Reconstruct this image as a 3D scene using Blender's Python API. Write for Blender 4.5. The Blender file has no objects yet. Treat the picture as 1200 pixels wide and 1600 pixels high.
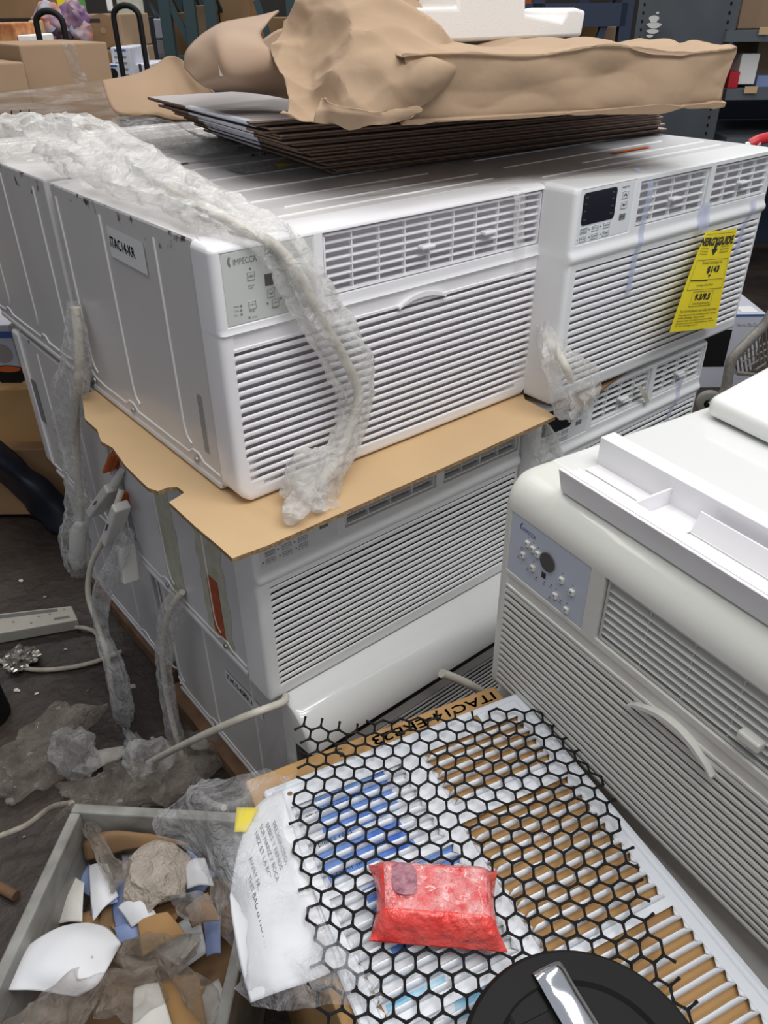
import bpy, bmesh, math, random
from mathutils import Vector, Matrix, noise
random.seed(7)
R_ = math.radians
# ------------------------------------------------------------------ camera, world, lights, exposure
scene = bpy.context.scene
COL = scene.collection
FPX = 1217.62
RC = Matrix(((0.7722762, -0.63523639, -0.00801241), (-0.35105055, -0.41620317, -0.83877198), (0.52948369, 0.6505764, -0.54442389)))
CC = Vector((-0.44464596, -0.92586528, 0.61297122))
cam_d = bpy.data.cameras.new('camera'); cam = bpy.data.objects.new('camera', cam_d); COL.objects.link(cam)
cam_d.sensor_fit = 'VERTICAL'; cam_d.sensor_height = 36.0; cam_d.lens = FPX / 1600 * 36.0
cam_d.clip_start = 0.01; cam_d.clip_end = 100
rt = RC.transposed()
cx = rt @ Vector((1, 0, 0)); cy = rt @ Vector((0, -1, 0)); cz = rt @ Vector((0, 0, -1))
cam.matrix_world = Matrix(((cx.x, cy.x, cz.x, CC.x), (cx.y, cy.y, cz.y, CC.y), (cx.z, cy.z, cz.z, CC.z), (0, 0, 0, 1)))
scene.camera = cam
cam_d.dof.use_dof = False
vs = scene.view_settings
vs.view_transform = 'Standard'; vs.look = 'None'; vs.gamma = 1.0; vs.use_curve_mapping = False
vs.exposure = 0.24
scene.cycles.transparent_max_bounces = 24
world = bpy.data.worlds.new('world'); scene.world = world; world.use_nodes = True
bg = world.node_tree.nodes['Background']; bg.inputs[0].default_value = (0.90, 0.93, 1.0, 1); bg.inputs[1].default_value = 0.30

def area(name, loc, target, sx, sy, power, col=(1, 1, 1)):
    l = bpy.data.lights.new(name, 'AREA'); l.shape = 'RECTANGLE'; l.size = sx; l.size_y = sy; l.energy = power; l.color = col
    o = bpy.data.objects.new(name, l); COL.objects.link(o); o.location = loc
    o.rotation_euler = (Vector(target) - Vector(loc)).to_track_quat('-Z', 'Y').to_euler()
    return o
for yy in (-2.35, -1.7, -1.05): area('ceiling_tube_light', (0.2, yy, 3.1), (0.4, -0.3 + (yy + 1.7) * 0.5, 0.0), 2.8, 0.14, 25, (1, 0.99, 0.97))
area('ceiling_tube_light', (1.9, 0.4, 3.0), (1.1, 0.0, 0.0), 0.35, 2.6, 19, (1, 0.99, 0.96))
area('ceiling_tube_light', (0.3, 1.6, 3.2), (0.3, 1.4, 0.0), 2.4, 0.3, 30, (1, 0.97, 0.92))
area('ceiling_tube_light', (3.4, 3.2, 3.4), (3.2, 3.0, 0.0), 3.0, 0.3, 60, (1, 0.95, 0.88))
area('ceiling_tube_light', (1.2, 5.0, 3.4), (1.2, 4.8, 0.0), 3.0, 0.3, 45, (1, 0.95, 0.88))

AX = {'x': Vector((1, 0, 0)), 'y': Vector((0, 1, 0)), 'z': Vector((0, 0, 1))}
def U(u, v, ax, val):
    """the point of a known plane of the place that is seen at this spot of the photograph"""
    ray = rt @ Vector(((u - 600) / FPX, (v - 800) / FPX, 1))
    n = AX[ax] if isinstance(ax, str) else Vector(ax)
    return CC + ray * ((val - n.dot(CC)) / n.dot(ray))
GG = Vector((0.63123179, 0.77559424, 0)); SS = Vector((0.77559424, -0.63123179, 0))
GY = math.atan2(SS.y, SS.x)
def P(u, v, d): return U(u, v, GG, GG.dot(CC) + d)

# ------------------------------------------------------------------ materials
def mat(name, col, rough=0.5, metal=0.0, var=0.0, vscale=8, col2=None, bump=0.0, bscale=60, coat=0.0, spec=0.5, detail=4):
    m = bpy.data.materials.new(name); m.use_nodes = True
    nt = m.node_tree; b = nt.nodes['Principled BSDF']
    b.inputs['Base Color'].default_value = (*col, 1); b.inputs['Roughness'].default_value = rough; b.inputs['Metallic'].default_value = metal
    b.inputs['Coat Weight'].default_value = coat; b.inputs['Specular IOR Level'].default_value = spec
    tc = nt.nodes.new('ShaderNodeTexCoord')
    if var > 0 or col2:
        n = nt.nodes.new('ShaderNodeTexNoise'); n.inputs['Scale'].default_value = vscale; n.inputs['Detail'].default_value = detail
        nt.links.new(tc.outputs['Object'], n.inputs['Vector'])
        r = nt.nodes.new('ShaderNodeValToRGB'); r.color_ramp.elements[0].position = 0.35; r.color_ramp.elements[1].position = 0.68
        c2 = col2 if col2 else tuple(c * (1 - var) for c in col)
        r.color_ramp.elements[0].color = (*c2, 1); r.color_ramp.elements[1].color = (*col, 1)
        nt.links.new(n.outputs['Fac'], r.inputs['Fac']); nt.links.new(r.outputs['Color'], b.inputs['Base Color'])
    if bump > 0:
        n2 = nt.nodes.new('ShaderNodeTexNoise'); n2.inputs['Scale'].default_value = bscale; n2.inputs['Detail'].default_value = 5
        nt.links.new(tc.outputs['Object'], n2.inputs['Vector'])
        bp = nt.nodes.new('ShaderNodeBump'); bp.inputs['Strength'].default_value = bump; bp.inputs['Distance'].default_value = 0.01
        nt.links.new(n2.outputs['Fac'], bp.inputs['Height']); nt.links.new(bp.outputs['Normal'], b.inputs['Normal'])
    return m

def film(name, col=(0.9, 0.9, 0.9), lo=0.12, hi=0.6, rough=0.12, scale=14, stretch=(1, 1, 1), bump=0.6):
    """thin creased plastic film: part see-through, part milky, glossy creases"""
    m = bpy.data.materials.new(name); m.use_nodes = True
    nt = m.node_tree; nt.nodes.clear()
    out = nt.nodes.new('ShaderNodeOutputMaterial'); mix = nt.nodes.new('ShaderNodeMixShader')
    tr = nt.nodes.new('ShaderNodeBsdfTransparent'); pb = nt.nodes.new('ShaderNodeBsdfPrincipled')
    tr.inputs[0].default_value = (0.96, 0.96, 0.96, 1)
    pb.inputs['Base Color'].default_value = (*col, 1); pb.inputs['Roughness'].default_value = rough; pb.inputs['Specular IOR Level'].default_value = 0.8
    tc = nt.nodes.new('ShaderNodeTexCoord'); mp = nt.nodes.new('ShaderNodeMapping'); mp.inputs['Scale'].default_value = stretch
    n = nt.nodes.new('ShaderNodeTexNoise'); n.inputs['Scale'].default_value = scale; n.inputs['Detail'].default_value = 6; n.inputs['Distortion'].default_value = 1.5
    nt.links.new(tc.outputs['Object'], mp.inputs['Vector']); nt.links.new(mp.outputs['Vector'], n.inputs['Vector'])
    lw = nt.nodes.new('ShaderNodeLayerWeight'); lw.inputs['Blend'].default_value = 0.35
    ad = nt.nodes.new('ShaderNodeMath'); ad.operation = 'ADD'
    ml = nt.nodes.new('ShaderNodeMath'); ml.operation = 'MULTIPLY'; ml.inputs[1].default_value = 0.30
    nt.links.new(lw.outputs['Facing'], ml.inputs[0])
    mr = nt.nodes.new('ShaderNodeMapRange'); mr.inputs[1].default_value = 0.4; mr.inputs[2].default_value = 0.68; mr.inputs[3].default_value = lo; mr.inputs[4].default_value = hi
    nt.links.new(n.outputs['Fac'], mr.inputs[0]); nt.links.new(mr.outputs[0], ad.inputs[0]); nt.links.new(ml.outputs[0], ad.inputs[1])
    ad.use_clamp = True
    bp = nt.nodes.new('ShaderNodeBump'); bp.inputs['Strength'].default_value = bump; bp.inputs['Distance'].default_value = 0.01
    n2 = nt.nodes.new('ShaderNodeTexNoise'); n2.inputs['Scale'].default_value = scale * 3.2; n2.inputs['Detail'].default_value = 4; n2.inputs['Distortion'].default_value = 2.0
    nt.links.new(mp.outputs['Vector'], n2.inputs['Vector']); nt.links.new(n2.outputs['Fac'], bp.inputs['Height']); nt.links.new(bp.outputs['Normal'], pb.inputs['Normal'])
    nt.links.new(ad.outputs[0], mix.inputs[0]); tl = nt.nodes.new('ShaderNodeBsdfTranslucent'); tl.inputs[0].default_value = (*col, 1); m2 = nt.nodes.new('ShaderNodeMixShader'); m2.inputs[0].default_value = 0.35
    nt.links.new(pb.outputs[0], m2.inputs[1]); nt.links.new(tl.outputs[0], m2.inputs[2]); nt.links.new(tr.outputs[0], mix.inputs[1]); nt.links.new(m2.outputs[0], mix.inputs[2]); nt.links.new(mix.outputs[0], out.inputs[0])
    return m

def scuffed_metal(name, col, top, amount):
    """painted sheet metal with black scuffs of their own near the upper edge"""
    m = mat(name, col, 0.33, 0.0, 0.05, 5, coat=0.15)
    nt = m.node_tree; b = nt.nodes['Principled BSDF']
    tc = nt.nodes.new('ShaderNodeTexCoord'); sp = nt.nodes.new('ShaderNodeSeparateXYZ'); nt.links.new(tc.outputs['Object'], sp.inputs[0])
    mr = nt.nodes.new('ShaderNodeMapRange'); mr.inputs[1].default_value = top - 0.05; mr.inputs[2].default_value = top; mr.inputs[3].default_value = 0; mr.inputs[4].default_value = 0.16 * amount
    nt.links.new(sp.outputs['Z'], mr.inputs[0])
    n = nt.nodes.new('ShaderNodeTexNoise'); n.inputs['Scale'].default_value = 42; n.inputs['Detail'].default_value = 8
    nt.links.new(tc.outputs['Object'], n.inputs['Vector'])
    ad = nt.nodes.new('ShaderNodeMath'); ad.operation = 'ADD'; nt.links.new(n.outputs['Fac'], ad.inputs[0]); nt.links.new(mr.outputs[0], ad.inputs[1])
    g = nt.nodes.new('ShaderNodeMapRange'); g.inputs[1].default_value = 0.71; g.inputs[2].default_value = 0.80
    lt = nt.nodes.new('ShaderNodeMath'); lt.operation = 'LESS_THAN'; lt.inputs[1].default_value = top - 0.0015; nt.links.new(sp.outputs['Z'], lt.inputs[0])
    mu = nt.nodes.new('ShaderNodeMath'); mu.operation = 'MULTIPLY'; nt.links.new(ad.outputs[0], mu.inputs[0]); nt.links.new(lt.outputs[0], mu.inputs[1]); nt.links.new(mu.outputs[0], g.inputs[0])
    mx = nt.nodes.new('ShaderNodeMixRGB'); mx.inputs[2].default_value = (0.09, 0.075, 0.065, 1)
    src = b.inputs['Base Color'].links[0].from_socket
    nt.links.new(g.outputs[0], mx.inputs[0]); nt.links.new(src, mx.inputs[1]); nt.links.new(mx.outputs[0], b.inputs['Base Color'])
    return m

M = {}
M['plastic'] = mat('white_plastic', (0.86, 0.85, 0.87), 0.24, coat=0.2)
M['plastic_back'] = mat('grey_filter_shade', (0.60, 0.565, 0.60), 0.6)
M['plastic_b'] = mat('cool_white_plastic', (0.80, 0.81, 0.82), 0.3)
M['dark_filter_shade'] = mat('dark_filter_shade', (0.10, 0.10, 0.11), 0.6)
M['beige'] = mat('aged_ivory_plastic', (0.72, 0.72, 0.665), 0.3, 0, 0.04, 3, coat=0.15)
M['beige_slat'] = mat('ivory_slat_plastic', (0.60, 0.60, 0.56), 0.4)
M['beige_back'] = mat('ivory_gap_shade', (0.50, 0.50, 0.46), 0.6)
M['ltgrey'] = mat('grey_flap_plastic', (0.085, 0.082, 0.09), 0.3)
M['metal'] = scuffed_metal('painted_steel', (0.66, 0.645, 0.64), 0.372, 1.0)
M['metal_c'] = scuffed_metal('painted_steel_clean', (0.68, 0.68, 0.70), 0.372, 0.15)
M['rib'] = mat('painted_rib', (0.80, 0.79, 0.79), 0.3)
M['screw'] = mat('zinc_screw', (0.45, 0.45, 0.44), 0.35, 0.9)
M['panel_g'] = mat('sage_control_film', (0.58, 0.60, 0.57), 0.3)
M['panel_w'] = mat('pale_control_film', (0.72, 0.75, 0.77), 0.3)
M['panel_b'] = mat('blue_grey_control_film', (0.53, 0.58, 0.66), 0.3)
M['ink'] = mat('black_ink', (0.025, 0.025, 0.03), 0.6)
M['inkgrey'] = mat('grey_ink', (0.20, 0.21, 0.22), 0.6)
M['inkblue'] = mat('blue_ink', (0.03, 0.07, 0.30), 0.5)
M['display'] = mat('black_display', (0.012, 0.013, 0.022), 0.12)
M['display_g'] = mat('dark_display', (0.09, 0.08, 0.08), 0.25)
M['card'] = mat('corrugated_cardboard', (0.66, 0.46, 0.26), 0.85, 0, 0.08, 5, spec=0.1)
M['card_edge'] = mat('cardboard_edge', (0.40, 0.27, 0.15), 0.9, 0, 0.5, 260, spec=0.1)
M['card_dark'] = mat('brown_cardboard', (0.30, 0.185, 0.10), 0.85, 0, 0.2, 6, spec=0.1)
M['card_bg'] = mat('kraft_carton', (0.35, 0.24, 0.155), 0.8, 0, 0.1, 4, spec=0.15)
M['card_sheet'] = mat('flattened_carton_board', (0.25, 0.165, 0.115), 0.8, 0, 0.25, 90, spec=0.2)
M['card_gap_shade'] = mat('carton_gap_shade', (0.075, 0.055, 0.05), 0.8, spec=0.2)
M['card_top'] = mat('carton_face_grey', (0.36, 0.33, 0.33), 0.5, spec=0.3)
M['card_white'] = mat('white_printed_board', (0.62, 0.65, 0.74), 0.5)
M['kraft'] = mat('kraft_paper', (0.44, 0.31, 0.205), 0.75, 0, 0.09, 9, bump=0.6, bscale=9, spec=0.2)
M['kraft2'] = mat('kraft_board', (0.37, 0.25, 0.17), 0.6, 0, 0.08, 4, spec=0.3)
M['foam'] = mat('white_foam', (0.86, 0.85, 0.83), 0.7, bump=0.1, bscale=300)
M['white'] = mat('white_glossy_panel', (0.76, 0.77, 0.755), 0.13, coat=0.4)
M['cord'] = mat('cream_cord', (0.70, 0.66, 0.57), 0.5, 0, 0.12, 40)
M['plug'] = mat('white_plug', (0.70, 0.69, 0.66), 0.45)
M['orange'] = mat('orange_tag', (0.62, 0.13, 0.02), 0.5)
M['orange2'] = mat('orange_sticker', (0.50, 0.10, 0.03), 0.6, 0, 0.3, 60)
M['glue'] = mat('dried_adhesive', (0.42, 0.42, 0.31), 0.6, 0, 0.35, 30, col2=(0.55, 0.54, 0.46))
M['yellow'] = mat('yellow_tag', (0.88, 0.72, 0.02), 0.55)
M['steelgrille'] = mat('white_painted_aluminium', (0.78, 0.81, 0.86), 0.3, 0.0, coat=0.1)
M['net'] = mat('black_netting', (0.006, 0.006, 0.007), 0.6, spec=0.2)
M['paper'] = mat('white_paper', (0.80, 0.81, 0.84), 0.6)
M['paper2'] = mat('warm_paper', (0.72, 0.70, 0.66), 0.7)
M['bluepaper'] = mat('blue_paper', (0.28, 0.36, 0.62), 0.6)
M['blueprint'] = mat('blue_print', (0.04, 0.15, 0.62), 0.5, 0, 0, 20, col2=(0.25, 0.42, 0.78))
M['cyanprint'] = mat('cyan_print', (0.18, 0.55, 0.82), 0.5, 0, 0, 25, col2=(0.6, 0.8, 0.9))
M['rag'] = mat('beige_rag', (0.58, 0.50, 0.42), 0.95, 0, 0.25, 40, bump=0.8, bscale=160)
M['crate'] = mat('grey_crate_plastic', (0.36, 0.355, 0.33), 0.55, 0, 0, 14, col2=(0.17, 0.165, 0.15))
M['floor'] = mat('dirty_concrete', (0.060, 0.044, 0.035), 0.5, 0, 0, 4, col2=(0.020, 0.014, 0.012), bump=0.8, bscale=25, detail=10)
M['wood'] = mat('pallet_wood', (0.20, 0.11, 0.06), 0.85, 0, 0.4, 20)
M['black'] = mat('black_plastic', (0.008, 0.008, 0.008), 0.6, spec=0.25)
M['chrome'] = mat('chrome', (0.85, 0.87, 0.92), 0.08, 1.0)
M['teal'] = mat('teal_rack_paint', (0.035, 0.065, 0.075), 0.5, 0.1)
M['navy'] = mat('navy_rack_paint', (0.022, 0.035, 0.07), 0.5, 0.1)
M['greysteel'] = mat('grey_shelf_paint', (0.125, 0.145, 0.165), 0.45, 0.1, 0.1, 6)
M['wall'] = mat('dark_wall', (0.05, 0.045, 0.042), 0.9, 0, 0.3, 2)
M['tarp'] = mat('navy_tarp', (0.010, 0.014, 0.026), 0.45)
M['red'] = mat('red_plastic', (0.55, 0.02, 0.03), 0.4)
M['green'] = mat('green_plastic', (0.08, 0.3, 0.08), 0.5)
M['purple'] = mat('purple_wrap', (0.14, 0.06, 0.17), 0.5, 0, 0, 20, col2=(0.3, 0.2, 0.25))
M['multi'] = mat('colourful_wrap', (0.45, 0.12, 0.05), 0.5, 0, 0, 30, col2=(0.3, 0.35, 0.45))
M['tubegrey'] = mat('worn_chrome_tube', (0.45, 0.42, 0.38), 0.4, 0.5, 0.3, 60)
M['rubber'] = mat('grey_rubber', (0.25, 0.24, 0.21), 0.7)
M['boxwhite'] = mat('white_printed_carton', (0.55, 0.57, 0.64), 0.5)
M['boxblue'] = mat('blue_print_carton', (0.05, 0.12, 0.35), 0.5)
M['fabricred'] = mat('red_wrap', (0.86, 0.10, 0.10), 0.3, 0, 0, 60, col2=(0.95, 0.42, 0.42), bump=1.0, bscale=120, coat=0.6)
M['redfilm'] = mat('red_film', (0.80, 0.02, 0.015), 0.25, 0, 0, 25, col2=(0.85, 0.12, 0.10), bump=0.8, bscale=70, coat=0.6)
M['alu'] = mat('painted_strip_metal', (0.42, 0.40, 0.35), 0.45, 0.2, 0.1, 15)
M['foil'] = mat('crumpled_foil', (0.35, 0.33, 0.3), 0.25, 0.7)
M['dirt'] = mat('dirty_foam', (0.45, 0.42, 0.38), 0.9, 0, 0.3, 40)
M['f_milky'] = film('milky_film', (0.95, 0.945, 0.93), 0.12, 0.60, 0.12, 9, bump=0.9)
M['f_clear'] = film('clear_film', (0.86, 0.86, 0.86), 0.10, 0.48, 0.06, 14, bump=1.2)
M['f_dark'] = film('grimy_film', (0.50, 0.44, 0.38), 0.12, 0.50, 0.05, 11, bump=1.4)
M['f_wrap'] = film('stretch_wrap', (0.80, 0.76, 0.72), 0.08, 0.50, 0.12, 6, (1, 1, 7))
M['f_tape'] = film('clear_tape', (0.88, 0.88, 0.88), 0.35, 0.6, 0.15, 20)
M['f_blue'] = film('pale_blue_tape', (0.62, 0.68, 0.90), 0.35, 0.55, 0.25, 10, bump=0.1)
M['f_bag'] = film('clear_document_bag', (0.86, 0.87, 0.9), 0.04, 0.42, 0.04, 12, bump=1.6)

# ------------------------------------------------------------------ mesh helpers
class MB:
    def __init__(s): s.v = []; s.f = []; s.m = []
    def add(s, vs, fs, m=0):
        b = len(s.v); s.v += [tuple(x) for x in vs]
        for f in fs: s.f.append(tuple(b + i for i in f)); s.m.append(m)
        return s
    def box(s, x0, x1, y0, y1, z0, z1, m=0, mtx=None):
        vs = [Vector(p) for p in ((x0, y0, z0), (x1, y0, z0), (x1, y1, z0), (x0, y1, z0), (x0, y0, z1), (x1, y0, z1), (x1, y1, z1), (x0, y1, z1))]
        if mtx: vs = [mtx @ p for p in vs]
        return s.add(vs, [(0, 3, 2, 1), (4, 5, 6, 7), (0, 1, 5, 4), (1, 2, 6, 5), (2, 3, 7, 6), (3, 0, 4, 7)], m)
    def bar(s, a, b, w, h, m=0, up=Vector((0, 0, 1))):
        a = Vector(a); b = Vector(b); t = (b - a).normalized()
        if abs(t.dot(up)) > 0.98: up = Vector((0, 1, 0))
        x = t.cross(up).normalized() * w / 2; z = x.cross(t).normalized() * h / 2
        vs = [a - x - z, a + x - z, a + x + z, a - x + z, b - x - z, b + x - z, b + x + z, b - x + z]
        return s.add(vs, [(0, 1, 2, 3), (7, 6, 5, 4), (0, 4, 5, 1), (1, 5, 6, 2), (2, 6, 7, 3), (3, 7, 4, 0)], m)
    def tube(s, pts, r, n=8, m=0, cap=True):
        pts = [Vector(p) for p in pts]; rs = r if isinstance(r, (list, tuple)) else [r] * len(pts)
        t0 = (pts[1] - pts[0]).normalized(); nn = t0.orthogonal().normalized(); vs = []
        for i, p in enumerate(pts):
            t = (pts[min(i + 1, len(pts) - 1)] - pts[max(i - 1, 0)]).normalized()
            nn = (nn - t * nn.dot(t)).normalized(); bb = t.cross(nn)
            for k in range(n):
                a = 2 * math.pi * k / n; vs.append(p + (nn * math.cos(a) + bb * math.sin(a)) * rs[i])
        fs = []
        for i in range(len(pts) - 1):
            for k in range(n):
                k2 = (k + 1) % n; fs.append((i * n + k, i * n + k2, (i + 1) * n + k2, (i + 1) * n + k))
        if cap: fs.append(tuple(reversed(range(n)))); fs.append(tuple((len(pts) - 1) * n + k for k in range(n)))
        return s.add(vs, fs, m)
    def prism(s, poly, o, ax, ay, an, depth, m=0):
        """polygon of (a, b) in plane o + a*ax + b*ay, extruded along an"""
        o = Vector(o); n = len(poly); vs = [o + ax * a + ay * b for a, b in poly] + [o + ax * a + ay * b + an * depth for a, b in poly]
        fs = [tuple(reversed(range(n))), tuple(n + i for i in range(n))] + [(i, (i + 1) % n, n + (i + 1) % n, n + i) for i in range(n)]
        return s.add(vs, fs, m)
    def lathe(s, prof, c, n=32, m=0, mtx=None):
        vs = []
        for r, z in prof:
            for k in range(n):
                a = 2 * math.pi * k / n; p = Vector((r * math.cos(a), r * math.sin(a), z))
                vs.append((mtx @ p if mtx else p) + Vector(c))
        fs = [(i * n + k, i * n + (k + 1) % n, (i + 1) * n + (k + 1) % n, (i + 1) * n + k) for i in range(len(prof) - 1) for k in range(n)]
        return s.add(vs, fs, m)
    def build(s, name, mats, parent=None, smooth=None, bevel=0, segs=2):
        me = bpy.data.meshes.new(name); me.from_pydata(s.v, [], s.f)
        if not isinstance(mats, (list, tuple)): mats = [mats]
        for x in mats: me.materials.append(x)
        me.polygons.foreach_set('material_index', s.m); me.update()
        bm = bmesh.new(); bm.from_mesh(me); bmesh.ops.recalc_face_normals(bm, faces=bm.faces); bm.to_mesh(me); bm.free()
        if smooth is not None:
            me.polygons.foreach_set('use_smooth', [True] * len(me.polygons))
            try: me.set_sharp_from_angle(angle=R_(smooth))
            except Exception: pass
        o = bpy.data.objects.new(name, me); COL.objects.link(o)
        if parent: o.parent = parent
        if bevel:
            b = o.modifiers.new('bevel', 'BEVEL'); b.width = bevel; b.segments = segs; b.limit_method = 'ANGLE'; b.angle_limit = R_(40)
        return o

def tag(o, label, cat, group=None, kind=None):
    o['label'] = label; o['category'] = cat
    if group: o['group'] = group
    if kind: o['kind'] = kind
    return o
def struct(o): o['kind'] = 'structure'; return o
def empty(name, loc, rz=0, label=None, cat=None, group=None):
    o = bpy.data.objects.new(name, None); COL.objects.link(o); o.location = loc; o.rotation_euler = (0, 0, rz); o.empty_display_size = 0.05
    if label: tag(o, label, cat, group)
    return o
def cr(p, n):
    """catmull-rom through p, n steps per span"""
    p = [Vector(x) if not isinstance(x, (int, float)) else x for x in p]; q = []
    for i in range(len(p) - 1):
        a, b, c, d = p[max(i - 1, 0)], p[i], p[i + 1], p[min(i + 2, len(p) - 1)]
        for k in range(n):
            t = k / n; t2 = t * t; t3 = t2 * t
            q.append((b * 2 + (c - a) * t + (a * 2 - b * 5 + c * 4 - d) * t2 + (b * 3 - a - c * 3 + d) * t3) * 0.5)
    q.append(p[-1]); return q
def ridged(p, s, seed=0):
    q = Vector(p) * s + Vector((seed * 7.3, seed * 3.1, seed * 1.7))
    return 1 - 2 * abs(noise.noise(q)) + 0.5 * (1 - 2 * abs(noise.noise(q * 2.1)))
def patch(name, rows, m, parent=None, nu=10, nv=10, amp=0.0, sc=10, seed=0, thick=0.0015, smooth=50, jag=0.0, fold=None, fk=0.85):
    cols = [cr(r, nu) for r in rows]; nU = len(cols[0])
    grid = [cr([c[i] for c in cols], nv) for i in range(nU)]; nV = len(grid[0])
    vs = []
    for i in range(nU):
        for j in range(nV):
            p = grid[i][j]
            if amp:
                du = grid[min(i + 1, nU - 1)][j] - grid[max(i - 1, 0)][j]; dv = grid[i][min(j + 1, nV - 1)] - grid[i][max(j - 1, 0)]
                nn = du.cross(dv)
                if nn.length > 1e-12:
                    pq = p if fold is None else p - fold * (p.dot(fold) * fk)
                    e = (ridged(pq, sc, seed) - 0.6)
                    if fold is not None: e += 0.22 * (ridged(p, sc * 1.6, seed + 2) - 0.6)
                    p = p + nn.normalized() * e * amp
                if jag and (i in (0, nU - 1) or j in (0, nV - 1)): p = p + Vector((noise.noise(p * 60), noise.noise(p * 60 + Vector((5, 5, 5))), noise.noise(p * 60 + Vector((9, 2, 5))))) * jag
            vs.append(p)
    fs = [(i * nV + j, (i + 1) * nV + j, (i + 1) * nV + j + 1, i * nV + j + 1) for i in range(nU - 1) for j in range(nV - 1)]
    o = MB().add(vs, fs).build(name, m, parent, smooth=smooth)
    if thick:
        so = o.modifiers.new('thickness', 'SOLIDIFY'); so.thickness = thick; so.offset = 0
    return o
def sleeve(name, pts, nrm, w, h, m, parent=None, seed=1, amp=0.35, n=40, steps=14, sc=28):
    """crumpled plastic sleeve: widths w across, h along the given normals"""
    P_ = cr(pts, steps); N_ = cr(nrm, steps); W_ = cr([float(x) for x in w], steps); H_ = cr([float(x) for x in h], steps)
    vs = []
    for i, p in enumerate(P_):
        t = (P_[min(i + 1, len(P_) - 1)] - P_[max(i - 1, 0)]).normalized(); nn = N_[i]
        nn = (nn - t * nn.dot(t)); nn = nn.normalized() if nn.length > 1e-5 else t.orthogonal().normalized(); x = t.cross(nn)
        for k in range(n):
            a = 2 * math.pi * k / n; d = x * math.cos(a) * W_[i] + nn * math.sin(a) * H_[i]
            arc = i * 0.10 * 9 / steps; tw = a + 0.25 * math.sin(arc * 1.7 + seed)
            q = Vector((math.cos(tw) * 1.5, math.sin(tw) * 1.5, arc * 0.55)); q2 = Vector((math.cos(tw) * 2.6, math.sin(tw) * 2.6, arc * 2.2))
            f = 1 + amp * (ridged(q, 1.0, seed) - 0.6) + amp * 0.45 * (ridged(q2, 1.0, seed + 3) - 0.6) + 0.16 * noise.noise(Vector((arc * 1.6, seed, 0)))
            vs.append(p + d * f)
    L = len(P_)
    fs = [(i * n + k, i * n + (k + 1) % n, (i + 1) * n + (k + 1) % n, (i + 1) * n + k) for i in range(L - 1) for k in range(n)]
    return MB().add(vs, fs).build(name, m, parent, smooth=70)
def blob(name, c, r, m, parent=None, seed=1, amp=0.35, sc=22, rot=0, sub=5, smooth=38, flat=None):
    bm = bmesh.new(); bmesh.ops.create_icosphere(bm, subdivisions=sub, radius=1.0)
    mz = Matrix.Rotation(rot, 3, 'Z'); vs = []
    for v in bm.verts:
        q = mz @ Vector((v.co.x * r[0], v.co.y * r[1], v.co.z * r[2])) + Vector(c)
        f = 1 + amp * (ridged(q, sc, seed) - 0.6) + amp * 0.8 * noise.noise(q * sc * 0.4 + Vector((seed, 0, 0)))
        q = Vector(c) + (q - Vector(c)) * f
        if flat is not None and q.z < flat: q.z = flat
        vs.append(q)
    fs = [tuple(v.index for v in f.verts) for f in bm.faces]; bm.free()
    return MB().add(vs, fs).build(name, m, parent, smooth=smooth)
_tc = {}
def tgeo(s, size=1.0):
    if s not in _tc:
        cu = bpy.data.curves.new('t', 'FONT'); cu.body = s; cu.size = 1.0; cu.resolution_u = 2
        ob = bpy.data.objects.new('t', cu); COL.objects.link(ob); dg = bpy.context.evaluated_depsgraph_get(); dg.update()
        me = bpy.data.meshes.new_from_object(ob.evaluated_get(dg))
        _tc[s] = ([v.co.copy() for v in me.vertices], [tuple(p.vertices) for p in me.polygons])
        bpy.data.objects.remove(ob); bpy.data.curves.remove(cu); bpy.data.meshes.remove(me)
    return _tc[s]
def text(mb, s, f, a, b, size, m=0, width=None, sx=1.0):
    """lay the letters s with lower left corner at (a, b) of the surface f(a, b)"""
    v, fc = tgeo(s)
    if not v: return
    x0 = min(p.x for p in v); x1 = max(p.x for p in v); k = size
    kx = (width / (x1 - x0)) if width else k * sx
    mb.add([f(a + (p.x - x0) * kx, b + p.y * k) for p in v], fc, m)
def btext(mb, s, f, a, b, size, m=0, width=None, t=0.0005):
    for da, db in ((0, 0), (t, 0), (0, t), (t, t)): text(mb, s, lambda x, z: f(x + da, z + db), a, b, size, m, width)
def rect(mb, f, a0, a1, b0, b1, m=0): mb.add([f(a0, b0), f(a1, b0), f(a1, b1), f(a0, b1)], [(0, 1, 2, 3)], m)
def frame(mb, f, a0, a1, b0, b1, t, m=0):
    rect(mb, f, a0, a1, b0, b0 + t, m); rect(mb, f, a0, a1, b1 - t, b1, m); rect(mb, f, a0, a0 + t, b0 + t, b1 - t, m); rect(mb, f, a1 - t, a1, b0 + t, b1 - t, m)
def disc(mb, f, a, b, r, m=0, n=12): mb.add([f(a + r * math.cos(2 * math.pi * k / n), b + r * math.sin(2 * math.pi * k / n)) for k in range(n)], [tuple(range(n))], m)

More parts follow.
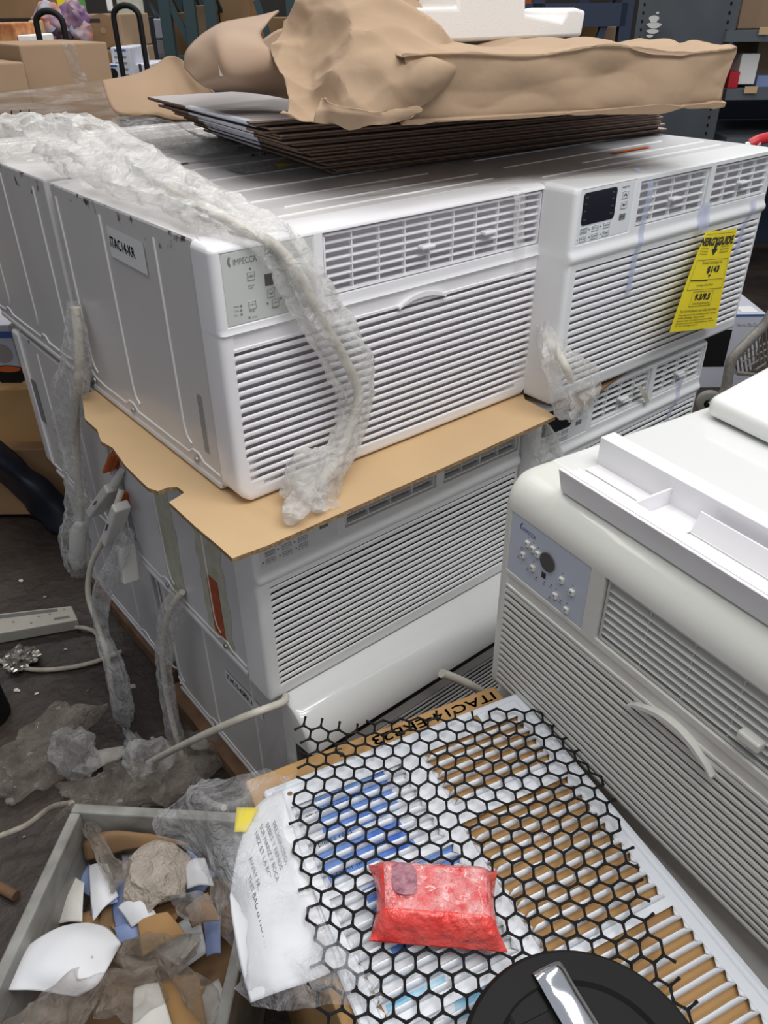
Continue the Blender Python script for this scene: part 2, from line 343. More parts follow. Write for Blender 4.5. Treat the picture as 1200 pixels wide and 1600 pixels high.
# ------------------------------------------------------------------ air conditioner
ZTOP = 0.372
def kinds(k, W):
    if k == 'A': return dict(b=0.05, panel=(0.013, 0.153, 0.267, 0.361), vents=[(0.168, 0.612, 0.275, 0.361)], lou=(0.016, 0.232, 17), lx=(0.018, W - 0.012), rbot=0.030, re=0.010, strip=(0.236, 0.256), groove=0.42, gd=0.011, rows=7, cols=9, chop=True)
    if k == 'B': return dict(b=0.068, panel=(0.012, 0.157, 0.282, 0.3675), vents=[(0.172, 0.387 - (0.625 - W) / 2, 0.287, 0.361), (0.404 - (0.625 - W) / 2, W - 0.012, 0.287, 0.361)], lou=(0.020, 0.240, 17), lx=(0.022, W - 0.014), rbot=0.004, re=0.010, strip=None, groove=0.30, gd=0.011, rows=5, cols=4, chop=False)
    if k == 'F': return dict(b=0.075, panel=(0.020, 0.168, 0.228, 0.324), vents=[(0.192, W - 0.03, 0.232, 0.326)], lou=(0.012, 0.200, 16), lx=(0.022, W - 0.02), rbot=0.012, re=0.016, strip=(0.204, 0.222), groove=0.30, gd=0.008, rows=8, cols=7, chop=False)
    return dict(b=0.085, panel=None, vents=[(0.02, W - 0.02, 0.230, 0.284)], lou=(0.012, 0.208, 16), lx=(0.018, W - 0.018), rbot=0.01, re=0.012, strip=None, groove=0.45, gd=0.010, rows=3, cols=6, chop=False)
def yprof(k, b, z):
    if k == 'A':
        if z > 0.362: t = (z - 0.362) / (ZTOP - 0.362); return -b + (b - 0.006) * (1 - math.sqrt(max(0, 1 - t ** 2.6)))
        if z > 0.262: return -b
        if z > 0.256: return -b - 0.0035 * (1 - abs((z - 0.259) / 0.003))
        return -b + 0.001
    if k == 'B':
        if z > 0.368: t = (z - 0.368) / (ZTOP - 0.368); return -b + 0.045 * (1 - math.sqrt(max(0, 1 - t * t)))
        if z > 0.272: return -b
        if z > 0.250: return -b - 0.006 * math.sin((z - 0.250) / 0.022 * math.pi)
        return -b
    if k == 'F':
        if z > 0.326: t = (z - 0.326) / (ZTOP - 0.326); return -b + 0.042 * (1 - math.sqrt(max(0, 1 - t * t)))
        return -b
    if z > 0.294: t = (z - 0.294) / (ZTOP - 0.294); return -b + (b - 0.012) * (1 - math.sqrt(max(0, 1 - t ** 2.0)))
    if z > 0.288: return -b + 0.034 * (0.294 - z) / 0.006
    return -b + 0.034
def front_mesh(k, W, K):
    b = K['b']; re = K['re']; rb = K['rbot']; z0, z1, nl = K['lou']; pitch = (z1 - z0) / nl
    xs = set([0, re * .08, re * .3, re * .6, re, W - re, W - re * .6, W - re * .3, W - re * .08, W]); zs = set([0.0, re * .08, re * .3, re * .6, re])
    def near(st, v, e=0.0007): st.add(v - e); st.add(v + e)
    for v in K['vents']: near(xs, v[0]); near(xs, v[1]); near(zs, v[2]); near(zs, v[3])
    for v in K['lx']: near(xs, v, 0.003); xs.add(v)
    if K['panel']: p = K['panel']; near(xs, p[0]); near(xs, p[1]); near(zs, p[2]); near(zs, p[3])
    if K['strip']: near(zs, K['strip'][0], .0004); near(zs, K['strip'][1], .0004)
    for i in range(16): xs.add(W * i / 15)
    for i in range(nl):
        for t in (0.0, 0.04, K['groove'] - 0.04, K['groove'], K['groove'] + .12, .75, .9): zs.add(z1 - (i + t) * pitch)
    zz = 0.25
    while zz < ZTOP: zs.add(zz); zz += 0.004
    for i in range(8): zs.add(ZTOP - 0.0005 * i * i * 0.5)
    zs.add(ZTOP); xs = sorted(x for x in xs if 0 <= x <= W); zs = sorted(z for z in zs if 0 <= z <= ZTOP)
    def clean(a):
        o = [a[0]]
        for x in a[1:]:
            if x - o[-1] > 0.00025: o.append(x)
        o[-1] = a[-1]; return o
    xs = clean(xs); zs = clean(zs)
    hx = (0.30, 0.40) if k == 'A' else (0.275, 0.387)
    def depth(x, z):
        y = yprof(k, b, z); m = 0
        d = min(x, W - x, z)
        if d < re: y += re * (1 - math.sqrt(max(0, 1 - (1 - d / re) ** 2)))
        if k == 'D' and 0.214 < z < 0.288: y += 0.004 if not (0.230 < z < 0.284 and 0.02 < x < W - 0.02) else 0.02; return y, 1
        for v in K['vents']:
            if v[0] < x < v[1] and v[2] < z < v[3]: return (y + 0.034 if k != 'D' else y + 0.02), 1
        if K['panel']:
            p = K['panel']
            if p[0] < x < p[1] and p[2] < z < p[3]: return y + 0.0015, 0
        if K['strip'] and K['strip'][0] < z < K['strip'][1] and K['lx'][0] < x < K['lx'][1]: y += 0.0022
        if z0 < z < z1:
            i = int((z1 - z) / pitch); t = (z1 - z) / pitch - i; e0, e1 = K['lx']
            if k in 'A' and i > nl - 6: s = (i - nl + 6); e0 += 0.0022 * s * s * 0.55; e1 -= 0.0022 * s * s * 0.55
            if t < 1e-6: t = 1.0
            if e0 < x < e1:
                g = K['groove']
                if 0.001 < t < g - 0.001: return y + K['gd'], 2
                tt = (t - g) / (1 - g); y += (0.0024 * (1 - math.sin(min(1, max(0, tt)) * math.pi) ** 0.5)) if tt >= -1e-5 else 0
        return y, m
    vs = []; ms = {}
    for j, z in enumerate(zs):
        ins = 0.0
        if z < rb: ins = rb - math.sqrt(max(0, rb * rb - (rb - z) ** 2))
        rt_ = 0.012 if k != 'D' else 0.006
        if z > ZTOP - rt_: q = z - (ZTOP - rt_); ins = rt_ - math.sqrt(max(0, rt_ * rt_ - q * q))
        for i, x in enumerate(xs):
            y, m = depth(x, z); zq = z - (K['gd'] * 0.45 if m == 2 else 0); ms[(i, j)] = m
            vs.append((ins + x / W * (W - 2 * ins), y, zq))
    nx, nz = len(xs), len(zs); mb = MB(); fs0 = []; fs1 = []
    for j in range(nz - 1):
        for i in range(nx - 1):
            q = (j * nx + i, j * nx + i + 1, (j + 1) * nx + i + 1, (j + 1) * nx + i)
            c4 = [ms[(i, j)], ms[(i + 1, j)], ms[(i + 1, j + 1)], ms[(i, j + 1)]]
            (fs1 if min(c4) >= 1 or c4.count(2) >= 2 else fs0).append(q)  # groove walls share the filter material, putting the gap's shade into the colour
    # rim back to the cabinet
    ring = [i for i in range(nx)] + [j * nx + nx - 1 for j in range(1, nz)] + [(nz - 1) * nx + i for i in range(nx - 2, -1, -1)] + [j * nx for j in range(nz - 2, 0, -1)]
    base = len(vs); vs += [(vs[i][0], 0.0, vs[i][2]) for i in ring]
    for a in range(len(ring)):
        a2 = (a + 1) % len(ring); fs0.append((ring[a], ring[a2], base + a2, base + a))
    fs0.append(tuple(base + a for a in range(len(ring))))
    b0 = len(mb.v); mb.v += vs
    for f in fs0: mb.f.append(f); mb.m.append(0)
    for f in fs1: mb.f.append(f); mb.m.append(1)
    return mb
_proto = {}
def dupmesh(o, parent):
    c = o.copy(); COL.objects.link(c); c.parent = parent; return c
def make_ac(k, label, loc, yaw=0, W=0.615, D=0.512, pl='plastic', back='plastic_back', body='metal', group=None, panel=None, vis='LTF'):
    root = empty('air_conditioner', loc, yaw, label, 'air conditioner', group)
    K = kinds(k, W); b = K['b']
    # cabinet with pressed ribs
    mb = MB(); mb.box(0.004, W - 0.004, 0.0, D, 0.008, ZTOP); mb.box(0.001, W - 0.001, 0.012, D - 0.004, 0.0, 0.012)
    mb.build('cabinet', M[body], root, bevel=0.004)
    rb = MB()
    for sx, x in ((0, 0.004), (1, W - 0.004)):
        for y in (0.115, 0.300, 0.482):
            j = 1 if y < 0.45 else 1
            rb.tube([(x, y, 0.352), (x, y, 0.20), (x, y - 0.001, 0.075), (x, y - 0.006, 0.055), (x, y - 0.018, 0.045)], 0.0022, 6)
        rb.tube([(x, 0.495, 0.040), (x, 0.480, 0.030), (x, 0.440, 0.026), (x, 0.345, 0.026), (x, 0.330, 0.036), (x, 0.310, 0.036), (x, 0.295, 0.026), (x, 0.110, 0.026), (x, 0.095, 0.036), (x, 0.075, 0.036), (x, 0.062, 0.026), (x, 0.012, 0.024)], 0.0022, 6)
    for y, xa, xb in ((0.030, 0.03, W - 0.05), (0.075, 0.19, W - 0.04), (0.135, 0.05, W - 0.10), (0.220, 0.06, W - 0.05), (0.33, 0.06, W - 0.05), (0.44, 0.06, W - 0.05)):
        rb.tube([(xa, y, ZTOP - 0.0012), (xb, y, ZTOP - 0.0012)], 0.0028, 6)
    rb.build('pressed_rib', M['rib'], root, smooth=40)
    for y in (0.085, 0.318, 0.488):
        s = MB(); s.lathe([(0.0, 0.0), (0.0055, 0.0), (0.005, 0.003), (0.002, 0.0032), (0.0, 0.002)], (0, 0, 0), 12, 0, Matrix.Rotation(R_(-90), 3, 'Y'))
        s.v = [(q[0] + 0.003, q[1] + y, q[2] + 0.022) for q in s.v]; s.build('screw', M['screw'], root, smooth=40)
    key = (k, W, pl, back)
    if key not in _proto:
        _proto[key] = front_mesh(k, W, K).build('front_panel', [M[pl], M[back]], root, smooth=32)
    else: dupmesh(_proto[key], root)
    # vent frames with vanes
    for v in K['vents']:
        x0, x1, a, c = v[0] + 0.004, v[1] - 0.003, v[2] + 0.003, v[3] - 0.004
        vm = MB(); yf = yprof(k, b, (a + c) / 2) + (0.004 if k != 'D' else 0.012); n = K['rows']
        if k != 'D':
            for (p, q) in (((x0, a), (x1, a)), ((x0, c), (x1, c)), ((x0, a), (x0, c)), ((x1, a), (x1, c))):
                vm.bar((p[0], yf + 0.004, p[1]), (q[0], yf + 0.004, q[1]), 0.009 if p[1] == q[1] else 0.003, 0.003 if p[1] == q[1] else 0.009)
        for i in range(1, n):
            z = a + (c - a) * i / n
            mt = Matrix.Translation((0, yf + 0.005, z)) @ Matrix.Rotation(R_(12 if k != 'F' else 35), 4, 'X')
            vm.box(x0, x1, -0.0035 if k != 'F' else -0.006, 0.0035 if k != 'F' else 0.006, -0.0008, 0.0008, 0, mt)
        cm = vm; nc = K['cols']
        for i in range(1, nc):
            x = x0 + (x1 - x0) * i / nc; cm.box(x - 0.0009, x + 0.0009, yf + 0.002, yf + 0.009 if k != 'F' else yf + 0.008, a, c)
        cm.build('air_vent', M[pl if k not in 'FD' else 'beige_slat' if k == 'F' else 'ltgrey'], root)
        if k != 'D':
            for fx in ((0.42, 0.72) if k == 'A' else (0.52,) if k == 'B' else (0.49,)):
                x = x0 + (x1 - x0) * fx; z = a + (c - a) * (0.45 if k != 'F' else 0.30)
                t = MB(); t.box(x - 0.013, x + 0.013, yf - 0.010, yf + 0.004, z - 0.003 * (1 if k != 'F' else 2), z + 0.003 * (1 if k != 'F' else 2)); t.build('louver_tab', M[pl], root, bevel=0.0025)
        else:
            pts = [(W * 0.30 + i * 0.012, yf - 0.004 - 0.004 * math.sin(i / 12 * math.pi), a + 0.004 + 0.016 * math.sin(i / 12 * math.pi)) for i in range(13)]
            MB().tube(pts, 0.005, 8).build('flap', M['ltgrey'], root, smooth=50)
    if k in 'AF':
        h0, h1, hz, hh = (0.300, 0.395, 0.234, 0.014) if k == 'A' else (0.262, 0.385, 0.184, 0.026)
        out = [(h0 + (h1 - h0) * i / 16, hz + hh * math.sin(i / 16 * math.pi) ** 0.8) for i in range(17)]
        inn = [(x, z - 0.0035 - 0.004 * math.sin(i / 16 * math.pi)) for i, (x, z) in enumerate(out)][::-1]
        MB().prism(out + inn, (0, -b + 0.004, 0), Vector((1, 0, 0)), Vector((0, 0, 1)), Vector((0, -1, 0)), 0.008 if k == 'A' else 0.012).build('pull_handle', M[pl], root, smooth=30)
    if K['panel'] and vis != 'none':
        p = K['panel']; pb = MB(); yq = -b + 0.0006
        pb.box(p[0] + .001, p[1] - .001, yq, yq + 0.003, p[2] + .001, p[3] - .0005)
        cp = pb.build('control_panel', M[{'A': 'panel_g', 'B': 'panel_w', 'F': 'panel_b'}[k]], root, bevel=0.0012)
        S = lambda a, c, y=yq - 0.0004: Vector((p[0] + a, y, p[2] + c))
        w = p[1] - p[0]; h = p[3] - p[2]
        def btn(a, c, s=0.006, sym=None, m='panel_g', mk='inkgrey', tall=1.0, out=0.0008):
            q = MB(); q.box(p[0] + a - s, p[0] + a + s, yq - out, yq + .001, p[2] + c - s * tall, p[2] + c + s * tall); bo = q.build('button', M[m], root, bevel=0.0006)
            g = MB(); f2 = lambda x, z: Vector((p[0] + x, yq - out - 0.0004, p[2] + z))
            frame(g, f2, a - s * .95, a + s * .95, c - s * .95 * tall, c + s * .95 * tall, 0.0005)
            if sym == 'up' or sym == 'dn':
                sg = 1 if sym == 'up' else -1
                for d in (-1, 1):
                    g.add([f2(a, c + sg * s * .35), f2(a, c + sg * s * .05), f2(a + d * s * .55, c - sg * s * .4), f2(a + d * s * .55, c - sg * s * .1)], [(0, 1, 2, 3)])
            elif sym: 
                lines = sym.split('|')
                for li, tx in enumerate(lines):
                    text(g, tx, f2, a - s * .75, c - s * .2 * tall + (len(lines) - 1 - 2 * li) * 0.0018 - .0003, 0.0042 if len(lines) == 1 else 0.0036, 0, s * 1.5)
            g.build('button_print', M[mk], bo)
        tx = MB()
        if k == 'A':
            text(tx, 'IMPECCA', S, 0.018, h - 0.017, 0.011, 0, 0.034)
            for q in range(3):
                arc = [(0.015 + 0.001 * q - math.cos(t) * 0.005, h - 0.012 + math.sin(t) * (0.008 - q * 0.001)) for t in [-0.9 + 1.9 * i / 8 for i in range(9)]]
                for i in range(8):
                    (a0, c0), (a1, c1) = arc[i], arc[i + 1]; tx.add([S(a0, c0), S(a1, c1), S(a1 + .0009, c1), S(a0 + .0009, c0)], [(0, 1, 2, 3)])
            for (a, c) in ((0.041, h - 0.025), (0.0225, 0.025), (0.022, 0.0195), (0.022, 0.014), (0.033, 0.0075), (0.062, 0.020), (0.083, 0.0225)): disc(tx, S, a, c, 0.0016)
            for a, c, s in ((0.012, 0.0245, 'Mode'), (0.012, 0.019, 'Cool'), (0.012, 0.0135, 'Dry'), (0.037, 0.006, 'Auto'), (0.063, 0.066, 'Temp/Timer'), (0.0625, 0.037, 'Temp/Timer'), (0.036, 0.047, 'Energy'), (0.036, 0.044, 'Saver'), (0.034, 0.014, 'Mode'), (0.069, 0.011, 'Power')): text(tx, s, S, a, c, 0.0034)
            btn(0.070, h - 0.010, 0.0055, 'up'); btn(0.068, 0.0325, 0.0055, 'dn'); btn(0.041, h - 0.034, 0.0055, '$'); btn(0.039, 0.023, 0.0055, '*'); btn(0.074, 0.019, 0.0055, '+'); btn(0.100, 0.050, 0.0055, 'o')
            dm = MB(); dm.box(p[0] + 0.061, p[0] + 0.079, yq - 0.0006, yq + .001, p[2] + 0.043, p[2] + 0.058); dm.build('display', M['display_g'], root)
            tx.build('panel_print', M['inkgrey'], cp)
        elif k == 'B':
            dm = MB(); n = 5; x0, x1, z0, z1 = 0.008, 0.094, 0.030, 0.080; rr = 0.006; poly = []
            for cx_, cz_, a0 in ((x1 - rr, z1 - rr, 0), (x0 + rr, z1 - rr, 90), (x0 + rr, z0 + rr, 180), (x1 - rr, z0 + rr, 270)):
                for i in range(5): t = R_(a0 + 22.5 * i); poly.append((cx_ + rr * math.cos(t), cz_ + rr * math.sin(t)))
            dm.prism(poly, (p[0], yq - 0.001, p[2]), Vector((1, 0, 0)), Vector((0, 0, 1)), Vector((0, 1, 0)), 0.002); dsp = dm.build('display', M['display'], root)
            dt = MB(); f3 = lambda a, c: Vector((p[0] + a, yq - 0.0014, p[2] + c))
            for a, c, s in ((0.012, 0.072, 'Cool'), (0.012, 0.062, 'Fan'), (0.012, 0.051, 'Dry'), (0.012, 0.038, 'Auto'), (0.081, 0.072, 'High'), (0.082, 0.062, 'Med'), (0.082, 0.051, 'Low'), (0.080, 0.039, 'Timer')): text(dt, s, f3, a, c, 0.0034)
            dt.build('display_print', M['inkgrey'], dsp)
            btn(0.118, 0.064, 0.0085, 'up', 'panel_w', 'ink', 0.7); btn(0.118, 0.048, 0.0085, 'dn', 'panel_w', 'ink', 0.7); btn(0.118, 0.029, 0.0080, 'POWER', 'inkgrey', 'ink', 0.6)
            for i, s in enumerate(('FAN|SPEED', 'ECO', 'MODE')): btn(0.017 + i * 0.030, 0.0215, 0.009, s, 'panel_w', 'ink', 0.5)
            for i, s in enumerate(('FILTER', 'SLEEP', 'TIMER')):
                btn(0.017 + i * 0.030, 0.0085, 0.009, s, 'panel_w', 'ink', 0.5); disc(tx, S, 0.004 + i * 0.030, 0.0085, 0.0013)
                if i: disc(tx, S, 0.002 + i * 0.030, 0.0215, 0.0013)
            text(tx, 'impecca', S, 0.108, 0.075, 0.006)
            tx.build('panel_print', M['ink'], cp)
        else:
            text(tx, 'IMPECCA', S, 0.024, h - 0.018, 0.0085, 0, 0.026)
            for i in range(8):
                t0, t1 = R_(90 + 18 * i), R_(108 + 18 * i); tx.add([S(0.024 + .005 * math.cos(t0), h - .013 + .006 * math.sin(t0)), S(0.024 + .005 * math.cos(t1), h - .013 + .006 * math.sin(t1)), S(0.024 + .0035 * math.cos(t1), h - .013 + .0045 * math.sin(t1)), S(0.024 + .0035 * math.cos(t0), h - .013 + .0045 * math.sin(t0))], [(0, 1, 2, 3)])
            tx.build('logo', M['inkblue'], cp); tx = MB()
            kn = MB(); kn.lathe([(0.0, 0.001), (0.0135, 0.001), (0.0135, -0.0), (0.0125, 0.0)], (p[0] + 0.077, yq - 0.0015, p[2] + 0.060), 28, 0, Matrix.Rotation(R_(90), 3, 'X')); kn.build('display_window', M['display_g'], root)
            for a, c in ((0.037, 0.065), (0.048, 0.063), (0.058, 0.061), (0.031, 0.043), (0.052, 0.035), (0.105, 0.050), (0.125, 0.044), (0.098, 0.020), (0.120, 0.012)):
                q = MB(); q.box(p[0] + a - .0038, p[0] + a + .0038, yq - 0.004, yq + .001, p[2] + c - .0042, p[2] + c + .0042); bo = q.build('button', M['beige'], root, bevel=0.0012)
                g = MB(); disc(g, lambda x, z: Vector((p[0] + x, yq - 0.0043, p[2] + z)), a, c + .0006, 0.0014); g.build('button_print', M['inkgrey'], bo)
                text(tx, 'Set', S, a - .003, c - .009, 0.0036); disc(tx, S, a - .001, c + .009, 0.0009)
            for a, c in ((0.075, 0.026), (0.022, 0.036), (0.026, 0.052), (0.088, 0.030), (0.108, 0.018), (0.088, 0.010), (0.042, 0.028), (0.060, 0.024)): disc(tx, S, a, c, 0.001); text(tx, 'Fan', S, a - .003, c - .005, 0.0034)
            rect(tx, S, 0.068, 0.076, 0.031, 0.040)
            tx.build('panel_print', M['ink'], cp)
    return root
#==== SCENE ====
X_, Y_, Z_ = Vector((1, 0, 0)), Vector((0, 1, 0)), Vector((0, 0, 1))
FZ = -0.80
# ------------------------------------------------------------------ floor and walls
struct(MB().box(-4, 12, -4, 14, FZ - 0.1, FZ).build('floor', M['floor']))
def gbox(mb, s0, s1, d0, d1, z0, z1, m=0):
    vs = [CC + SS * s + GG * d for s, d in ((s0, d0), (s1, d0), (s1, d1), (s0, d1))]
    vs = [Vector((p.x, p.y, z)) for z in (z0, z1) for p in vs]
    mb.add(vs, [(0, 3, 2, 1), (4, 5, 6, 7), (0, 1, 5, 4), (1, 2, 6, 5), (2, 3, 7, 6), (3, 0, 4, 7)], m)
b = MB(); gbox(b, -7, 8, 9.0, 9.2, FZ, 3.6); struct(b.build('wall_back', M['wall']))
b = MB(); gbox(b, -7.2, -7, -1.0, 9.2, FZ, 3.6); struct(b.build('wall_left', M['wall']))

# ------------------------------------------------------------------ the stacks of air conditioners
def board(name, x0, x1, y0, y1, z0, z1, label, m='wood'):
    return tag(MB().box(x0, x1, y0, y1, z0, z1).build(name, M[m], bevel=0.003), label, 'board')
board('wooden_board', -0.006, 0.66, -0.14, 0.45, FZ, -0.757, 'dark brown wooden board under the front corner stack, nearest the crate')
board('wooden_board', 0.02, 0.66, 0.49, 1.0, FZ, -0.759, 'dark wooden board under the rear stack, behind the front one')
board('wooden_board', 0.67, 1.32, -0.16, 0.45, FZ, -0.757, 'wooden board under the stack holding the yellow energy tag')
TG = 'through-wall air conditioners in stacks'
acA = make_ac('A', 'white air conditioner on top of the front stack with grey-green control panel and long vent', (0, 0, 0), 0, 0.622, 0.505, 'plastic', 'plastic_back', 'metal', TG)
acC = make_ac('B', 'white air conditioner under the cardboard sheet with orange sticker on its side', (-0.004, -0.006, -0.384), 0, 0.594, 0.452, 'plastic_b', 'dark_filter_shade', 'metal_c', TG)
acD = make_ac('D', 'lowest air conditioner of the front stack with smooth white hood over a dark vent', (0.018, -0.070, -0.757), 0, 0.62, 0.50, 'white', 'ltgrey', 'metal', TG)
acB = make_ac('B', 'white air conditioner with the yellow energy guide tag and black display, upper right', (0.610, -0.048, 0.0), 0, 0.625, 0.5, 'plastic_b', 'plastic_back', 'metal_c', TG)
acE = make_ac('B', 'white air conditioner directly below the one with the yellow tag', (0.592, -0.032, -0.386), 0, 0.575, 0.46, 'plastic_b', 'dark_filter_shade', 'metal_c', TG)
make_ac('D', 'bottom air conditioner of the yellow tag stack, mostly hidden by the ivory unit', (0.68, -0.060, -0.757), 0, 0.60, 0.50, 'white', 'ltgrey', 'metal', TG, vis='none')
acH = make_ac('A', 'grey-sided air conditioner behind the top front one, clear plastic heaped on its top', (0.622, 1.075, 0.0), math.pi, 0.622, 0.545, 'plastic', 'plastic_back', 'metal', TG, vis='none')
acI = make_ac('A', 'middle air conditioner of the rear stack with a dark grey sticker on its side', (0.622, 0.965, -0.386), math.pi, 0.622, 0.44, 'plastic', 'plastic_back', 'metal', TG, vis='none')
make_ac('B', 'lowest air conditioner of the rear stack standing beside the cord plugs', (0.650, 0.95, -0.759), math.pi, 0.622, 0.44, 'plastic_b', 'dark_filter_shade', 'metal_c', TG, vis='none')
make_ac('A', 'air conditioner behind the tagged one, buried under the flattened cartons', (1.250, 1.035, 0.0), math.pi, 0.615, 0.52, 'plastic', 'plastic_back', 'metal', TG, vis='none')
make_ac('A', 'middle air conditioner of the back right stack, behind the tagged stack', (1.250, 1.0, -0.386), math.pi, 0.615, 0.44, 'plastic', 'plastic_back', 'metal', TG, vis='none')
make_ac('A', 'lowest air conditioner of the back right stack, on the floor', (1.250, 1.0, -0.759), math.pi, 0.615, 0.44, 'plastic', 'plastic_back', 'metal', TG, vis='none')
board('wooden_board', 0.63, 1.27, 0.50, 1.05, FZ, -0.759, 'wooden board under the back right stack')
# ivory unit on the right
FY = R_(-98.3); FO = Vector((0.3094, -0.3531, -0.272)); fX = Vector((math.cos(FY), math.sin(FY), 0)); fY = Vector((-math.sin(FY), math.cos(FY), 0))
acF = make_ac('F', 'ivory air conditioner on the right with blue-grey round-window panel and curved handle', FO, FY, 0.66, 0.56, 'beige', 'beige_back', 'white', TG)
for ch in acF.children:
    if ch.name.startswith('pressed_rib'): bpy.data.objects.remove(ch)
def fl(x, y, z): return FO + fX * x + fY * y + Z_ * z
b2 = FO.copy(); b2.z = -0.272 - 0.374
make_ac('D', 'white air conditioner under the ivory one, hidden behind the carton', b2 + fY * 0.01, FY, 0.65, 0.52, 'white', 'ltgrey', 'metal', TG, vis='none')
mb = MB(); mt = Matrix.Translation(Vector((FO.x, FO.y, FZ))) @ Matrix.Rotation(FY, 4, 'Z'); mb.box(0.0, 0.66, -0.06, 0.52, 0.0, 0.153, 0, mt)
tag(mb.build('carton', M['card_dark'], bevel=0.003), 'brown carton on the floor carrying the ivory air conditioner', 'box')

# power cord tabs, stickers and writing on the cabinets
fs = lambda x: (lambda a, c: Vector((x, -a, c)))      # a runs toward the front
def label_strip(name, y1, y0, zt, zb, slope, x, words, parent, size, label):
    f = lambda a, c: Vector((x - 0.001, y1 - a, c - slope * a))
    q = MB(); rect(q, f, 0, y1 - y0, zb, zt); o = q.build(name, M['plastic_b']); q = MB(); f2 = lambda a, c: f(a, c) - X_ * 0.0006
    btext(q, words, f2, 0.006, zb + (zt - zb) * 0.35, size, 0, (y1 - y0) * 0.68); q.build('handwriting', M['ink'], o)
    return tag(o, label, 'label')
label_strip('tape_label', 0.276, 0.150, 0.342, 0.296, 0.02, 0.003, 'ITAC14-KR', None, 0.022, 'white tape label reading ITAC14-KR on the grey side of the top unit')
label_strip('tape_label', 0.150, 0.010, -0.485, -0.520, -0.02, 0.021, 'ITAC15-KSB21.1', None, 0.020, 'tape label reading ITAC15-KSB21 on the side of the lowest front unit')
q = MB(); rect(q, lambda a, c: Vector((-0.0010, a, c)), 0.075, 0.115, -0.349, -0.215); tag(q.build('sticker', M['orange2']), 'orange-brown strip sticker on the side of the unit under the cardboard', 'sticker')
q = MB()
for y0, y1, za, zb in ((0.225, 0.300, -0.02, -0.37), (0.045, 0.140, -0.05, -0.37)):
    n = 14; e0 = [y0 + 0.014 * noise.noise(Vector((i * .9, y0 * 50, 0))) for i in range(n + 1)]; e1 = [y1 + 0.012 * noise.noise(Vector((i * .8, y1 * 50, 4))) for i in range(n + 1)]
    q.add([Vector((-0.0004, e, za + (zb - za) * i / n)) for i in range(n + 1) for e in (e0[i], e1[i])], [(2 * i, 2 * i + 1, 2 * i + 3, 2 * i + 2) for i in range(n)])
q.build('adhesive_residue', M['glue'], acC).matrix_parent_inverse = Matrix.Translation((0.004, 0.006, 0.384))
q = MB(); f = fs(0.0031)
for i in range(4): rect(q, f, -0.052 + i * 0.004, -0.0505 + i * 0.004, 0.05, 0.145)
q.build('printed_rating_text', M['inkgrey'], acA)
q = MB(); rect(q, lambda a, c: Vector((0.0030, a, c)), 0.93, 0.965, -0.24, -0.13); tag(q.build('sticker', M['inkgrey']), 'dark grey rating sticker on the side of the middle rear unit', 'sticker')
q = MB(); rect(q, lambda a, c: Vector((a, c, ZTOP + 0.0022)), 0.28, 0.42, 0.33, 0.40); o = q.build('warning_label', M['ltgrey']); 
M['warn'] = mat('warning_print', (0.62, 0.61, 0.6), 0.4, 0, 0, 120, col2=(0.3, 0.29, 0.28)); o.data.materials[0] = M['warn']
q = MB(); q.add([Vector((0.355, 0.345, ZTOP + .003)), Vector((0.40, 0.352, ZTOP + .003)), Vector((0.375, 0.385, ZTOP + .003))], [(0, 1, 2)]); q.build('warning_triangle', M['yellow'], o)
tag(o, 'small printed warning label with yellow triangle on the top unit', 'label')
q = MB(); rect(q, lambda a, c: Vector((a, c, ZTOP + 0.0022)), 0.92, 1.04, 0.045, 0.058); tag(q.build('sticker', M['orange']), 'thin orange strip on top of the tagged unit', 'sticker')

# tape strips
def strip(name, pts, w, m, label, wd=X_):
    pts = cr(pts, 4); vs = []
    for p in pts: vs += [p - wd * w / 2, p + wd * w / 2]
    return tag(MB().add(vs, [(2 * i, 2 * i + 1, 2 * i + 3, 2 * i + 2) for i in range(len(pts) - 1)]).build(name, M[m], smooth=60), label, 'tape')
strip('clear_tape', [(0.545, -0.040, 0.372), (0.550, -0.052, 0.358), (0.555, -0.050, 0.32), (0.558, -0.052, 0.285), (0.560, -0.055, 0.258), (0.562, -0.053, 0.230)], 0.026, 'f_milky', 'clear tape strip stuck over the long vent near its right end')
strip('blue_tape', [(0.805, -0.085, 0.376), (0.805, -0.1185, 0.355), (0.803, -0.118, 0.30), (0.800, -0.120, 0.27), (0.797, -0.1255, 0.26), (0.795, -0.119, 0.24), (0.79, -0.119, 0.17)], 0.016, 'f_blue', 'pale blue tape strip left of the yellow tag, over the first vent')
strip('blue_tape', [(1.175, -0.120, 0.285), (1.172, -0.1265, 0.262), (1.165, -0.119, 0.24), (1.155, -0.119, 0.18)], 0.016, 'f_blue', 'pale blue tape strip right of the yellow tag')
strip('blue_tape', [(0.998, -0.120, 0.300), (0.995, -0.122, 0.282), (0.992, -0.127, 0.262), (0.990, -0.127, 0.250)], 0.034, 'f_blue', 'pale blue tape blob holding the yellow tag')
strip('blue_tape', [(1.075, -0.104, -0.075), (1.07, -0.104, -0.11), (1.065, -0.110, -0.126), (1.055, -0.104, -0.15), (1.04, -0.104, -0.20)], 0.016, 'f_blue', 'pale blue tape strip on the unit below the tagged one')
strip('old_tape', [(0.905, -0.105, -0.048), (0.93, -0.106, -0.075), (0.95, -0.106, -0.10)], 0.014, 'glue', 'yellowed tape strip between the two vents of the lower right unit')

